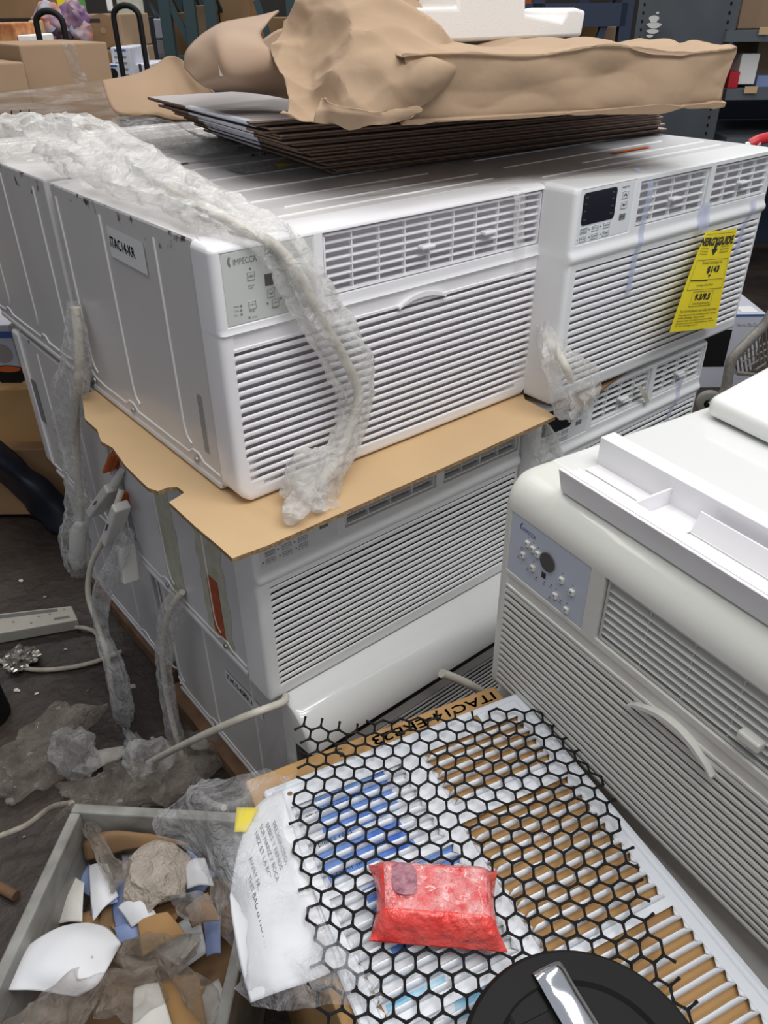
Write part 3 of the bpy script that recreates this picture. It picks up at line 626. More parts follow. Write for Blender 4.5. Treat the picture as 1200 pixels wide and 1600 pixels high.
# yellow energy tag: hanging paper whose free lower left edge curls forward
_T = [[U(u, v, 'y', y) for u, v, y in row] for row in (((1046, 519, -.172), (1080, 516, -.150), (1118, 511, -.136)), ((1064, 465, -.160), (1098, 463, -.143), (1128, 460, -.131)), ((1083, 412, -.146), (1112, 412, -.134), (1139, 408, -.128)), ((1103, 362, -.132), (1128, 360, -.1275), (1152, 357, -.1265)))]
_TC = [cr([_T[i][j] for i in range(4)], 20) for j in range(3)]
def tagf(s, t, o=0.0):     # s 0..1 left-right, t 0..1 bottom-top
    k = min(60, max(0, int(t * 60))); fr = t * 60 - k; k2 = min(60, k + 1)
    a, b_, c = [q[k].lerp(q[k2], fr) for q in _TC]; x = s * 2
    p = a * ((x - 1) * (x - 2) / 2) + b_ * (-x * (x - 2)) + c * (x * (x - 1) / 2)
    return p + Vector((-0.5, -0.85, 0.35)) * o
N = 16
tg = MB().add([tagf(i / N, j / N) for i in range(N + 1) for j in range(N + 1)], [(i * (N + 1) + j, (i + 1) * (N + 1) + j, (i + 1) * (N + 1) + j + 1, i * (N + 1) + j + 1) for i in range(N) for j in range(N)]).build('energy_tag', M['yellow'], smooth=60)
tag(tg, 'yellow energy guide tag hanging on the upper right unit', 'tag'); q = MB(); F_ = lambda a, c: tagf(a, c, 0.0012)
btext(q, 'NERGYGUIDE', F_, -0.02, 0.830, 0.105, 0, 0.97, 0.010); q.add([F_(0.42, 0.86), F_(0.50, 0.86), F_(0.50, 0.80), F_(0.55, 0.80), F_(0.46, 0.745), F_(0.37, 0.80), F_(0.42, 0.80)], [(0, 1, 2, 3, 4, 5, 6)])
rect(q, F_, 0.08, 0.96, 0.945, 0.950); text(q, 'Estimated Yearly Energy Cost', F_, 0.24, 0.665, 0.04, 0, 0.55)
btext(q, '$143', F_, 0.42, 0.575, 0.085, 0, 0.32, 0.008); q.add([F_(0.48, 0.555), F_(0.56, 0.555), F_(0.52, 0.525)], [(0, 1, 2)]); rect(q, F_, 0.08, 0.92, 0.495, 0.499); rect(q, F_, 0.08, 0.50, 0.492, 0.503)
text(q, 'Cost Range of Similar Models', F_, 0.26, 0.44, 0.03, 0, 0.42); frame(q, F_, 0.07, 0.95, 0.40, 0.70, 0.004)
btext(q, '9.3/9.5', F_, 0.31, 0.30, 0.080, 0, 0.36, 0.008); text(q, 'Combined Energy Efficiency Ratio', F_, 0.29, 0.262, 0.028, 0, 0.42); frame(q, F_, 0.24, 0.74, 0.245, 0.385, 0.004)
text(q, 'Your cost will depend on your utility rates and use.', F_, 0.08, 0.200, 0.034, 0, 0.86)
for i, wd in enumerate((0.86, 0.62, 0.80, 0.84, 0.5)): text(q, ('Cost range based only on models of similar capacity', 'with similar features.', 'Estimated energy cost is based on a national average', 'electricity cost and the energy efficiency ratio is', 'for the cooling season')[i], F_, 0.08, 0.170 - i * 0.025, 0.024, 0, wd)
for i in range(3): text(q, 'U.S. Government', F_, 0.05, 0.80 - i * 0.025, 0.024, 0, 0.22); text(q, 'Federal law prohibits', F_, 0.62, 0.81 - i * 0.025, 0.024, 0, 0.26)
q.build('tag_print', M['ink'], tg)

# ------------------------------------------------------------------ cardboard sheet under the top unit
zc = -0.006
def cpt(u, v): p = U(u, v, 'z', zc + 0.003); return (p.x, p.y)
out = [cpt(*q) for q in ((128, 618), (133, 655), (152, 672), (158, 690), (176, 700), (196, 728), (218, 750), (232, 763), (247, 768), (262, 762), (277, 761), (288, 770), (276, 778), (264, 785), (275, 795), (305, 823), (340, 852), (363, 873), (420, 852), (520, 808), (600, 772), (700, 728), (800, 682), (868, 651), (850, 640), (820, 624))]
out += [(0.70, 0.05), (0.66, 0.46), (0.0, 0.50)]
n = len(out); vs = [(x, y, zc - 0.0035) for x, y in out] + [(x, y, zc + 0.0035) for x, y in out]
mb = MB(); mb.add(vs, [tuple(range(n)), tuple(range(2 * n - 1, n - 1, -1))], 0); mb.add(vs, [(i, (i + 1) % n, n + (i + 1) % n, n + i) for i in range(n)], 1)
tag(mb.build('cardboard_sheet', [M['card'], M['card_edge']]), 'torn sheet of corrugated cardboard between the two front stacked units', 'cardboard')
c0 = [(0.655, -0.145), (0.615, -0.04), (0.61, 0.10), (0.85, 0.10), (1.10, 0.02), (1.0, -0.07), (0.80, -0.108)]
mb = MB(); mb.prism(c0, (0, 0, -0.0135), X_, Y_, Z_, 0.005); tag(mb.build('cardboard_sheet', M['card_dark']), 'brown torn cardboard under the tagged unit, its corner showing beside the plug bag', 'cardboard')

# ------------------------------------------------------------------ flattened cartons on top
NS = 17
for i in range(NS):
    t = i / (NS - 1); a0 = Vector((0.384, 0.207)).lerp(Vector((0.225, 0.200)), t); ang = R_(-4.2 - 5.0 * t) ; zb = 0.3745 + i * 0.0057
    jx = 0.008 * math.sin(i * 2.3); L = 0.845; Wd = 0.60 - 0.12 * t
    back = math.atan2(Wd, 0.10 - 0.04 * t); ax = Vector((math.cos(ang), math.sin(ang), 0)); ay = Vector((math.cos(back), math.sin(back), 0))
    O = Vector((a0.x + jx, a0.y + 0.006 * math.cos(i * 2.9), zb)); F3 = lambda p, q2, z: O + ax * p + ay * q2 + Z_ * z
    mb = MB(); top = 1 if i == NS - 1 else 0
    for zz0, zz1, s0, mi in ((0, 0.0026, 0.006, 2), (0.0026, 0.0050, 0.0, 0)):  # dark set-back lower half: shade of the gap between sheets put into colour
        vs = [F3(p, q2, z) for z in (zz0, zz1) for p, q2 in ((s0, s0), (L, 0), (L - 0.01, Wd), (0.0, Wd))]
        mb.add(vs, [(0, 3, 2, 1), (0, 1, 5, 4), (1, 2, 6, 5), (2, 3, 7, 6), (3, 0, 4, 7)], mi); mb.add([vs[4], vs[5], vs[6], vs[7]], [(0, 1, 2, 3)], 1)
    lab = ('lowest', 'second from the bottom', 'third from the bottom', 'fourth from the bottom', 'fifth from the bottom', 'sixth from the bottom', 'seventh from the bottom', 'eighth from the bottom', 'middle one', 'eighth from the top', 'seventh from the top', 'sixth from the top', 'fifth from the top', 'fourth from the top', 'third from the top', 'second from the top', 'topmost')[i]
    o = mb.build('flattened_carton', [M['card_sheet'], M['card_top'], M['card_gap_shade']])
    tag(o, 'flattened brown carton in the fanned stack on the top units, ' + lab, 'flattened carton', 'flattened cartons stacked on the units')
    if 1 < i: 
        q = MB(); d = -0.0015; s0, s1 = 0.28 * (1 - t) + 0.01, 0.56 * (1 - t) + 0.27 * t
        q.add([F3(d, s0, 0.0018), F3(d, s1, 0.0018), F3(d, s1, 0.0052), F3(d, s0, 0.0052), F3(d + 0.012, s0, 0.0053), F3(d + 0.012, s1, 0.0053)], [(0, 1, 2, 3), (3, 2, 5, 4)])
        q.build('white_printed_band', M['card_white'], o)

# ------------------------------------------------------------------ kraft wrapped parcel and paper heap
PO = U(1130, 163, 'z', 0.474); pang = R_(-19.3); pX = Vector((math.cos(pang), math.sin(pang), 0)); pY = Vector((-pX.y, pX.x, 0))
def pp(a, b_, c): return PO + pX * a + pY * b_ + Z_ * c
rows = []
Ls = [-0.56, -0.46, -0.36, -0.24, -0.12, -0.02, 0.0]
sec = [(0.25, 0.0), (0.02, -0.001), (0.0, 0.004), (-0.002, 0.04), (0.0, 0.074), (0.006, 0.083), (0.10, 0.086), (0.28, 0.082)]
for L in Ls: rows.append([pp(L + 0.006 * math.sin(i * 2 + L * 9), y, z * (1.0 + 0.03 * math.sin(L * 14)) + (0.006 if z > .06 else 0) * math.sin(L * 21)) for i, (y, z) in enumerate(sec)])
o = patch('wrapped_parcel', rows, M['kraft'], None, 14, 12, 0.007, 9, 3, 0.002, 30, 0, Vector((0.94, -0.33, 0)), 0.5)
tag(o, 'long flat parcel in creased kraft paper lying across the flattened cartons', 'parcel')
mb = MB(); vs = [pp(-0.001, y, z) for y, z in ((0.004, 0.003), (0.25, 0.003), (0.25, 0.080), (0.006, 0.080))]; mb.add(vs, [(0, 1, 2, 3)]); mb.build('end_flap', M['kraft'], o)
def K(u, v, y): return U(u, v, 'y', y)
rows = [[K(425, 85, 0.24), K(435, 110, 0.20), K(448, 140, 0.15), K(450, 172, 0.11), K(436, 186, 0.09)],
        [K(452, 42, 0.26), K(470, 85, 0.19), K(485, 130, 0.14), K(490, 172, 0.10), K(485, 192, 0.08)],
        [K(480, 0, 0.24), K(505, 40, 0.17), K(530, 95, 0.10), K(545, 150, 0.05), K(550, 193, 0.03)],
        [K(500, -60, 0.24), K(560, 0, 0.15), K(600, 60, 0.06), K(610, 130, 0.01), K(620, 191, 0.00)],
        [K(570, -70, 0.26), K(625, -5, 0.16), K(668, 52, 0.05), K(680, 108, -0.02), K(660, 172, -0.01)],
        [K(610, -40, 0.30), K(662, 30, 0.18), K(700, 72, 0.08), K(724, 100, 0.01), K(712, 135, 0.02)],
        [K(620, 0, 0.40), K(670, 50, 0.30), K(700, 78, 0.20), K(718, 92, 0.13), K(716, 108, 0.10)]]
tag(patch('crumpled_kraft_paper', rows, M['kraft'], None, 18, 18, 0.016, 8, 5, 0.0015, 26, 0.002, Vector((0.62, -0.25, -0.74)).normalized(), 0.93), 'large crumpled heap of brown kraft paper on the flattened cartons', 'paper')
rows = [[K(500, 150, 0.04), K(494, 170, 0.03), K(490, 192, 0.03)], [K(512, 160, 0.02), K(530, 178, 0.01), K(545, 194, 0.02)], [K(580, 175, -0.01), K(600, 182, -0.015), K(590, 194, -0.01)], [K(650, 165, -0.02), K(660, 172, -0.02), K(640, 186, -0.02)]]
tag(patch('torn_kraft_strip', rows, M['kraft'], None, 8, 8, 0.008, 12, 9, 0.0015, 30, 0.002), 'torn strip of kraft paper curling over the front edge of the carton stack', 'paper')
rows = [[K(290, 105, 0.45), K(300, 120, 0.36), K(318, 134, 0.33), K(340, 138, 0.40)], [K(296, 75, 0.47), K(330, 90, 0.30), K(348, 128, 0.27), K(380, 142, 0.36)], [K(340, 42, 0.50), K(348, 60, 0.30), K(372, 120, 0.24), K(420, 148, 0.32)], [K(400, 28, 0.52), K(400, 58, 0.30), K(430, 100, 0.23), K(450, 152, 0.28)], [K(436, 18, 0.50), K(405, 62, 0.34), K(440, 110, 0.26), K(455, 155, 0.27)]]
tag(patch('curled_carton_board', rows, M['kraft2'], None, 8, 8, 0.003, 5, 2, 0.004, 50), 'curled brown board with a shiny tape patch left of the kraft heap', 'cardboard')
q = MB(); 
rows = [[K(342, 88, 0.275), K(352, 92, 0.275)], [K(342, 104, 0.262), K(354, 108, 0.262)], [K(344, 118, 0.255), K(353, 120, 0.255)]]
tag(patch('tape_patch', rows, M['f_tape'], None, 4, 4, 0.001, 40, 1, 0), 'shiny clear tape patch on the curled board', 'tape')
rows = [[K(405, 66, 0.36), K(425, 100, 0.34), K(445, 140, 0.32)], [K(432, 48, 0.38), K(448, 90, 0.36), K(462, 145, 0.33)], [K(462, 44, 0.40), K(470, 80, 0.37), K(482, 140, 0.34)]]
tag(patch('carton_flap', rows, M['kraft2'], None, 6, 6, 0.004, 9, 8, 0.004), 'torn carton flap standing between the curled board and the kraft heap', 'cardboard')
rows = [[K(160, 126, 0.86), K(168, 155, 0.80), K(182, 176, 0.74), K(215, 180, 0.72)], [K(205, 118, 0.88), K(215, 140, 0.80), K(228, 165, 0.74), K(240, 182, 0.70)], [K(240, 105, 0.90), K(246, 135, 0.82), K(256, 165, 0.76), K(270, 190, 0.72)], [K(262, 90, 0.90), K(278, 120, 0.84), K(290, 150, 0.80), K(300, 190, 0.76)], [K(282, 92, 0.86), K(305, 125, 0.80), K(320, 155, 0.78), K(335, 195, 0.76)], [K(305, 118, 0.80), K(330, 140, 0.78), K(350, 165, 0.78), K(360, 195, 0.76)]]
tag(patch('bent_cardboard', rows, M['card_bg'], None, 7, 7, 0.002, 5, 4, 0.005), 'bent sheet of brown cardboard behind the left end of the carton stack', 'cardboard')
# styrofoam on the parcel
def sp(u, v): p = U(u, v, 'y', 0.16); return (p.x, p.z)
poly = [sp(*q) for q in ((590, 68), (560, 12), (715, 12), (716, -70), (822, -70), (822, 22), (878, 33), (884, 24), (886, 14), (900, 12), (916, 17), (906, 82), (730, 68))]
zmin = pp(0, 0, 0.088).z
poly = [(x, max(z, zmin)) for x, z in poly]
o = MB().prism(poly, (0, 0.16, 0), X_, Z_, Vector((0.30, 0.95, 0)).normalized(), 0.16).build('styrofoam_block', M['foam'], smooth=30, bevel=0.006, segs=3)
tag(o, 'white styrofoam packing piece with a short peg lying on the kraft parcel', 'packing foam')

# ------------------------------------------------------------------ white channel frame and panel on the ivory unit
zt = 0.1005
root = empty('plastic_channel_frame', fl(0.0, 0.0, ZTOP), FY, 'white plastic channel frame lying on top of the ivory unit', 'plastic frame')
def rail(name, poly, x0, x1):
    mb = MB(); mb.prism(poly, (x0, 0, 0), Y_, Z_, X_, x1 - x0); return mb.build(name, M['plastic'], root, bevel=0.0012)
rail('front_rail', [(-0.046, 0.001), (-0.040, 0.001), (-0.018, 0.0), (-0.016, 0.003), (-0.040, 0.004), (-0.051, 0.037), (-0.055, 0.036)], 0.074, 0.72)
rail('front_inner_wall', [(-0.030, 0.0), (-0.027, 0.0), (-0.033, 0.037), (-0.036, 0.037)], 0.086, 0.72)
rail('front_channel_top', [(-0.051, 0.0360), (-0.036, 0.0360), (-0.036, 0.0375), (-0.051, 0.0375)], 0.088, 0.72)
rail('rear_rail', [(0.042, 0.0), (0.046, 0.0), (0.046, 0.038), (0.066, 0.039), (0.066, 0.042), (0.042, 0.041)], 0.046, 0.72)
rail('rear_foot', [(0.018, 0.0), (0.042, 0.0), (0.042, 0.0025), (0.018, 0.0025)], 0.050, 0.72)
mb = MB(); mb.box(0.166, 0.169, -0.020, 0.043, 0.0, 0.026); mb.box(0.169, 0.222, -0.028, 0.043, 0.001, 0.004)
for i in range(4): mb.box(0.174 + i * 0.012, 0.176 + i * 0.012, -0.028, -0.010, 0.0, 0.014)
mb.build('cross_bridge', M['plastic'], root, bevel=0.001)
rail('inner_lip', [(0.018, 0.0), (0.021, 0.0), (0.030, 0.027), (0.027, 0.028)], 0.222, 0.72)
# white rounded panel at the right edge
zz = 0.135
pts = [U(1108, 618, 'z', zz), U(1212, 562, 'z', zz), U(1420, 700, 'z', zz), U(1225, 672, 'z', zz)]
c_ = sum(pts, Vector()) / 4
mb = MB(); vs = [p for p in pts] + [p - Z_ * 0.032 for p in pts]; mb.add(vs, [(0, 1, 2, 3), (7, 6, 5, 4), (0, 4, 5, 1), (1, 5, 6, 2), (2, 6, 7, 3), (3, 7, 4, 0)])
o = mb.build('rounded_slab', M['foam'], smooth=50, bevel=0.012, segs=4); M['panelwhite'] = mat('satin_white_panel', (0.84, 0.85, 0.82), 0.4); o.data.materials[0] = M['panelwhite']
tag(o, 'white rounded slab overhanging the back of the ivory unit at the right edge', 'panel')

# ------------------------------------------------------------------ sleeved cords
def uz(u, v, z): return U(u, v, 'z', z)
def uy(u, v, y): return U(u, v, 'y', y)
def ux(u, v, x): return U(u, v, 'x', x)
def cord(name, pts, r, parent=None, m='cord', n=8): return MB().tube(cr(pts, 8), r, n).build(name, M[m], parent, smooth=60)
def cordpart(ac, pts, r, m='cord'):
    o = cord('power_cord', pts, r, ac, m); o.matrix_parent_inverse = (Matrix.Translation(ac.location) @ Matrix.Rotation(ac.rotation_euler.z, 4, 'Z')).inverted(); return o
# over the top unit
path = [uz(95, 215, 0.42), uz(140, 232, 0.42), uz(195, 258, 0.41), uz(265, 292, 0.40), uz(330, 325, 0.395), uz(385, 350, 0.385), uy(432, 378, -0.055), uy(468, 430, -0.072), uy(502, 490, -0.075), uy(538, 550, -0.076), uy(556, 610, -0.078), uy(548, 665, -0.08), uy(525, 715, -0.085), uy(492, 752, -0.100), uz(470, 782, 0.012)]
nr = [Z_] * 6 + [Vector((0, -1, 1))] + [-Y_] * 6 + [Vector((0, -1, .6)), Vector((0, -.3, 1))]
o = sleeve('cord_sleeve', path, nr, [.050, .058, .054, .045, .036, .032, .026, .026, .026, .030, .026, .023, .024, .040, .030], [.030, .036, .030, .024, .020, .016, .016, .016, .016, .018, .016, .015, .016, .020, .010], M['f_milky'], None, 3, 0.42)
tag(o, 'milky plastic sleeve around a cord draped over the top unit and its control panel', 'cord sleeve')
c1 = [p + Vector((0.004 * math.sin(i * 2), 0, -0.006)) for i, p in enumerate(path[3:-1])]
cordpart(acA, c1, 0.0075)
# tail bunch on the cardboard
tag(blob('sleeve_end', uz(475, 775, 0.020), (0.045, 0.028, 0.020), M['f_milky'], None, 5, 0.5, 30, 0.5, flat=zc + 0.005), 'gathered end of the milky sleeve resting on the cardboard sheet', 'plastic film')
# hanging down between the rear and front stack
def hang(pts): return [ux(*p) for p in pts]
p2 = hang([(112, 470, -.012), (118, 520, -.022), (118, 570, -.032), (105, 630, -.038), (105, 680, -.038), (118, 740, -.040), (122, 790, -.045), (118, 840, -.060), (120, 890, -.070)])
o = sleeve('cord_sleeve', p2, [-X_] * 9, [.010, .024, .034, .040, .030, .028, .028, .036, .028], [.008, .014, .018, .020, .018, .018, .020, .026, .020], M['f_clear'], None, 9, 0.38)
tag(o, 'clear plastic sleeve with a white plug hanging at the left of the corner stack', 'cord sleeve')
c2 = hang([(118, 480, -.012), (124, 560, -.024), (118, 640, -.034), (120, 720, -.036), (126, 800, -.042), (124, 835, -.052)])
cordpart(acH, c2, 0.0085)
a, b_ = ux(124, 818, -.052), ux(120, 885, -.066)
t = MB().tube([a, a.lerp(b_, .15), a.lerp(b_, .8), b_], [0.010, 0.020, 0.020, 0.012], 12).build('plug', M['plug'], smooth=50); tag(t, 'white plug at the bottom of the clear hanging sleeve', 'plug')
# second strand to the floor
p3 = [ux(200, 830, -.03), ux(180, 885, -.06), ux(158, 930, -.08), ux(160, 990, -.09), ux(178, 1040, -.10), ux(190, 1090, -.11), ux(195, 1140, -.12), ux(225, 1180, -.13)]
o = sleeve('cord_sleeve', p3, [-X_] * 8, [.012, .018, .022, .020, .032, .034, .026, .022], [.010, .014, .014, .014, .018, .018, .016, .016], M['f_clear'], None, 13, 0.35)
tag(o, 'clear sleeve around a cream cord running down to the knotted bag on the floor', 'cord sleeve')
c3 = [ux(190, 765, -.015), ux(180, 795, -.035), ux(160, 845, -.05), ux(142, 885, -.07), ux(138, 930, -.085), ux(152, 975, -.09), ux(166, 1020, -.10), ux(175, 1080, -.11), ux(180, 1140, -.12), ux(205, 1175, -.13)]
cordpart(acI, c3, 0.0065)
kn = ux(232, 1192, -.135)
o = blob('plastic_knot', kn, (0.040, 0.036, 0.040), M['f_milky'], None, 21, 0.6, 24, 0.3); tag(o, 'milky knotted bag end where the bare cord comes out', 'plastic film')
c4 = [kn + Vector((0, 0, 0)), ux(262, 1176, -.125), ux(330, 1143, -.09), ux(395, 1115, -.05), uy(440, 1098, -.100), uy(447, 1088, -.085)]
cordpart(acC, c4, 0.0068)
# third strand
p5 = [ux(280, 930, -.012), ux(265, 960, -.03), ux(257, 1010, -.04), ux(258, 1060, -.045), ux(268, 1120, -.05), ux(280, 1180, -.06), ux(300, 1225, -.07), ux(345, 1262, -.08)]
o = sleeve('cord_sleeve', p5, [-X_] * 8, [.014, .020, .021, .020, .022, .030, .034, .030], [.010, .014, .013, .013, .013, .015, .016, .014], M['f_clear'], None, 17, 0.35)
tag(o, 'clear sleeve with cream cord against the lowest front unit, ending near the crate', 'cord sleeve')
cordpart(acD, [ux(285, 925, -.008), ux(265, 955, -.025), ux(254, 1010, -.038), ux(258, 1070, -.045), ux(270, 1130, -.05), ux(288, 1190, -.06), ux(318, 1245, -.075), ux(350, 1262, -.08)], 0.0065)
cordpart(acD, [uy(690, 1052, -.19), uy(712, 1060, -.20), uy(738, 1072, -.215), uy(765, 1090, -.215)], 0.0085, 'cord')
# sleeve with plug hanging beside the tagged unit
p6 = [uy(845, 498, -.052), uy(860, 530, -.10), uy(878, 570, -.14), uy(900, 610, -.155), uy(912, 640, -.155)]
o = sleeve('cord_sleeve', p6, [-Y_] * 5, [.010, .024, .034, .040, .032], [.008, .016, .018, .022, .018], M['f_milky'], None, 27, 0.4)
tag(o, 'milky sleeve hanging between the two upper units in front of the tagged one', 'cord sleeve')
cordpart(acB, [uy(842, 500, -.050), uy(862, 535, -.10), uy(882, 570, -.15), uy(893, 595, -.155)], 0.0075)
p7 = [uy(835, 660, -.10), uy(850, 690, -.11), uy(865, 720, -.115), uy(890, 750, -.12)]
tag(sleeve('cord_sleeve', p7, [-Y_] * 4, [.018, .022, .020, .016], [.012, .012, .012, .012], M['f_milky'], None, 31, 0.35), 'milky sleeve hanging below the cardboard corner beside the lower right unit', 'cord sleeve')
# grey plugs and orange tags in the gap
def plug(u0, v0, u1, v1, x, w, label, slots=False, m='plug'):
    a, b_ = ux(u0, v0, x), ux(u1, v1, x - 0.01); r = empty('plug', a, 0, label, 'plug')
    mb = MB(); mb.bar(a, b_, 0.020, w, 0, Vector((1, 0, 0))); o = mb.build('plug_body', M[m], None, bevel=0.004); o.parent = r; o.matrix_parent_inverse = Matrix.Translation(-a)
    d = (b_ - a).normalized(); sd = d.cross(X_).normalized(); q = MB()
    mid = a.lerp(b_, 0.5) - X_ * 0.0106
    if slots:
        for k in (0.25, 0.42): c = a.lerp(b_, 1 - k) - X_ * 0.0112; q.bar(c - sd * 0.009, c + sd * 0.004, 0.007, 0.001, 0, d)
    else: q.bar(mid - d * 0.014, mid + d * 0.014, 0.0015, w * .6, 0, X_)
    o = q.build('plug_button' if slots else 'plug_print', M['ltgrey']); o.parent = r; o.matrix_parent_inverse = Matrix.Translation(-a)
    return r
plug(178, 760, 148, 800, -.014, 0.036, 'grey reset plug tilted below the cardboard, beside the orange tag')
plug(190, 790, 172, 845, -.035, 0.034, 'white plug from which the cream cord loops down')
plug(196, 850, 204, 908, -.028, 0.036, 'cream reset plug with two buttons hanging in the gap', True)
for (u0, v0, u1, v1, w, lab) in ((183, 708, 172, 735, 0.032, 'orange ribbed tag just below the cardboard edge'), (195, 770, 196, 800, 0.016, 'orange tag behind the white plug')):
    a, b_ = ux(u0, v0, -.006), ux(u1, v1, -.010); mb = MB(); mb.bar(a, b_, 0.006, w, 0, X_)
    for i in (-1, 0, 1):
        sd = (b_ - a).normalized().cross(X_).normalized() * (i * w * 0.3); mb.bar(a + sd - X_ * .004, b_ + sd - X_ * .004, 0.002, 0.002, 0, X_)
    tag(mb.build('orange_tag', M['orange'], bevel=0.001), lab, 'tag')
t = MB().tube([ux(180, 755, -.014), ux(190, 735, -.008)], [0.010, 0.006], 10).build('cable_boot', M['plug'], smooth=40); tag(t, 'ribbed white cable boot of the grey reset plug', 'cable boot')

# plastic heaps on the rear tops
tag(blob('plastic_film_heap', uz(30, 222, 0.40) , (0.085, 0.05, 0.035), M['f_milky'], None, 33, 0.5, 26, -0.4, flat=ZTOP + .002), 'tangled heap of clear film at the far left on the rear unit', 'plastic film')
rows = [[uz(165, 215, .385), uz(235, 232, .375), uz(330, 245, .374), uz(372, 238, .374)], [uz(175, 192, .42), uz(240, 200, .42), uz(300, 215, .40), uz(360, 228, .376)], [uz(200, 185, .41), uz(250, 180, .42), uz(300, 196, .40), uz(350, 222, .376)]]
tag(patch('plastic_sheet', rows, M['f_clear'], None, 9, 9, 0.012, 10, 2, 0), 'clear plastic sheet lying behind the carton stack on the rear top', 'plastic film')
# ------------------------------------------------------------------ big carton with grille, netting and packets
GH = -0.25; GO = uz(415, 1238, GH); ga = R_(-13.9); gx = Vector((math.cos(ga), math.sin(ga), 0)); gy = Vector((gx.y, -gx.x, 0))
def G(a, c, z=0.0): return Vector((GO.x, GO.y, GH)) + gx * a + gy * c + Z_ * z
mb = MB(); vs = [G(a, c, z) for z in (FZ - GH, -0.0075) for a, c in ((-0.018, -0.036), (0.376, -0.038), (0.376, 0.62), (-0.018, 0.62))]
mb.add(vs, [(0, 3, 2, 1), (4, 5, 6, 7), (0, 1, 5, 4), (1, 2, 6, 5), (2, 3, 7, 6), (3, 0, 4, 7)])
M['carton_tan'] = mat('tan_carton', (0.47, 0.28, 0.12), 0.75, 0, 0.08, 6, spec=0.2)
ct = mb.build('carton', M['carton_tan'], bevel=0.003); tag(ct, 'tall brown carton under the white louvered grille, handwritten on its top', 'box')
q = MB(); f = lambda a, c: G(0.365 - a, -0.030 + c, -0.0068)
btext(q, 'ITAC14-ERB23', f, 0.0, 0.002, 0.022, 0, 0.20); q.build('handwriting', M['ink'], ct)
q = MB(); text(q, 'S', lambda a, c: G(0.14 - a, -0.030 + c, -0.0068), 0.02, 0.0, 0.022); q.build('handwriting', M['ink'], ct)
# grille
gr = empty('louvered_grille', G(0, 0), 0, 'white metal louvered grille lying under black netting on the carton', 'grille')
def gpar(o): o.parent = gr; o.matrix_parent_inverse = Matrix.Translation(-G(0, 0)); return o
fields = [(0.022, 0.178, 0.036, 0.160), (0.212, 0.370, 0.034, 0.126), (0.016, 0.184, 0.172, 0.316), (0.206, 0.370, 0.152, 0.345), (0.012, 0.180, 0.330, 0.62), (0.206, 0.372, 0.357, 0.62)]
fields = [(0.022, 0.180, 0.036, 0.160), (0.212, 0.370, 0.034, 0.126), (0.020, 0.184, 0.172, 0.316), (0.206, 0.370, 0.152, 0.338), (0.020, 0.190, 0.330, 0.632), (0.206, 0.370, 0.349, 0.632)]
xs = sorted({0.0, 0.392} | {v for f_ in fields for v in f_[:2]}); ys = sorted({0.0, 0.65} | {v for f_ in fields for v in f_[2:]})
def inf(a, c): return any(f_[0] < a < f_[1] and f_[2] < c < f_[3] for f_ in fields)
mb = MB()
for i in range(len(xs) - 1):
    for j in range(len(ys) - 1):
        if not inf((xs[i] + xs[i + 1]) / 2, (ys[j] + ys[j + 1]) / 2):
            mb.add([G(xs[i], ys[j]), G(xs[i + 1], ys[j]), G(xs[i + 1], ys[j + 1]), G(xs[i], ys[j + 1])], [(0, 1, 2, 3)])
for (a0, c0, a1, c1) in ((0, 0, 0.392, 0), (0.392, 0, 0.392, 0.65), (0, 0.65, 0, 0)):
    p, r2 = G(a0, c0), G(a1, c1); mb.tube([p - Z_ * .001, r2 - Z_ * .001], 0.003, 6)
for (a0, c0, a1, c1) in ((0.008, 0.006, 0.384, 0.006), (0.384, 0.006, 0.384, 0.65), (0.008, 0.65, 0.008, 0.006)): mb.tube([G(a0, c0, .0003), G(a1, c1, .0003)], 0.0016, 6)
gpar(mb.build('grille_plate', M['steelgrille'], smooth=40))
pit = 0.0158
for (a0, a1, c0, c1) in fields:
    n = max(1, round((c1 - c0) / pit)); pi_ = (c1 - c0) / n; mb = MB()
    for i in range(n):
        cc_ = c0 + pi_ * (i + 0.5); m_ = 16; vs = []
        for k in range(m_ + 1):
            a = a0 + (a1 - a0) * k / m_; e = min(1, min(k, m_ - k) / 1.5); hgt = math.sqrt(max(0, 1 - (1 - e) ** 2))
            vs += [G(a, cc_ + pi_ * 0.5, 0.0), G(a, cc_ + pi_ * (0.5 - 0.15 * hgt), 0.003 * hgt), G(a, cc_ + pi_ * (0.5 - 0.27 * hgt), 0.0058 * hgt)]
        mb.add(vs, [(3 * k + r, 3 * k + 3 + r, 3 * k + 4 + r, 3 * k + 1 + r) for k in range(m_) for r in (0, 1)])
        mb.add([G(a0, cc_ - pi_ * .5), G(a0 + .006, cc_ + pi_ * .1, .0), G(a0, cc_ + pi_ * .5)], [(0, 1, 2)]); mb.add([G(a1, cc_ - pi_ * .5), G(a1 - .006, cc_ + pi_ * .1, .0), G(a1, cc_ + pi_ * .5)], [(0, 1, 2)])
    o = gpar(mb.build('louver_bank', M['steelgrille'], smooth=60)); so = o.modifiers.new('thickness', 'SOLIDIFY'); so.thickness = 0.0009
q = MB(); disc(q, lambda a, c: G(a, c, .0004), 0.028, 0.016, 0.0035); rect(q, lambda a, c: G(a, c, .0004), 0.312, 0.318, 0.006, 0.022); gpar(q.build('screw_hole', M['card_dark']))
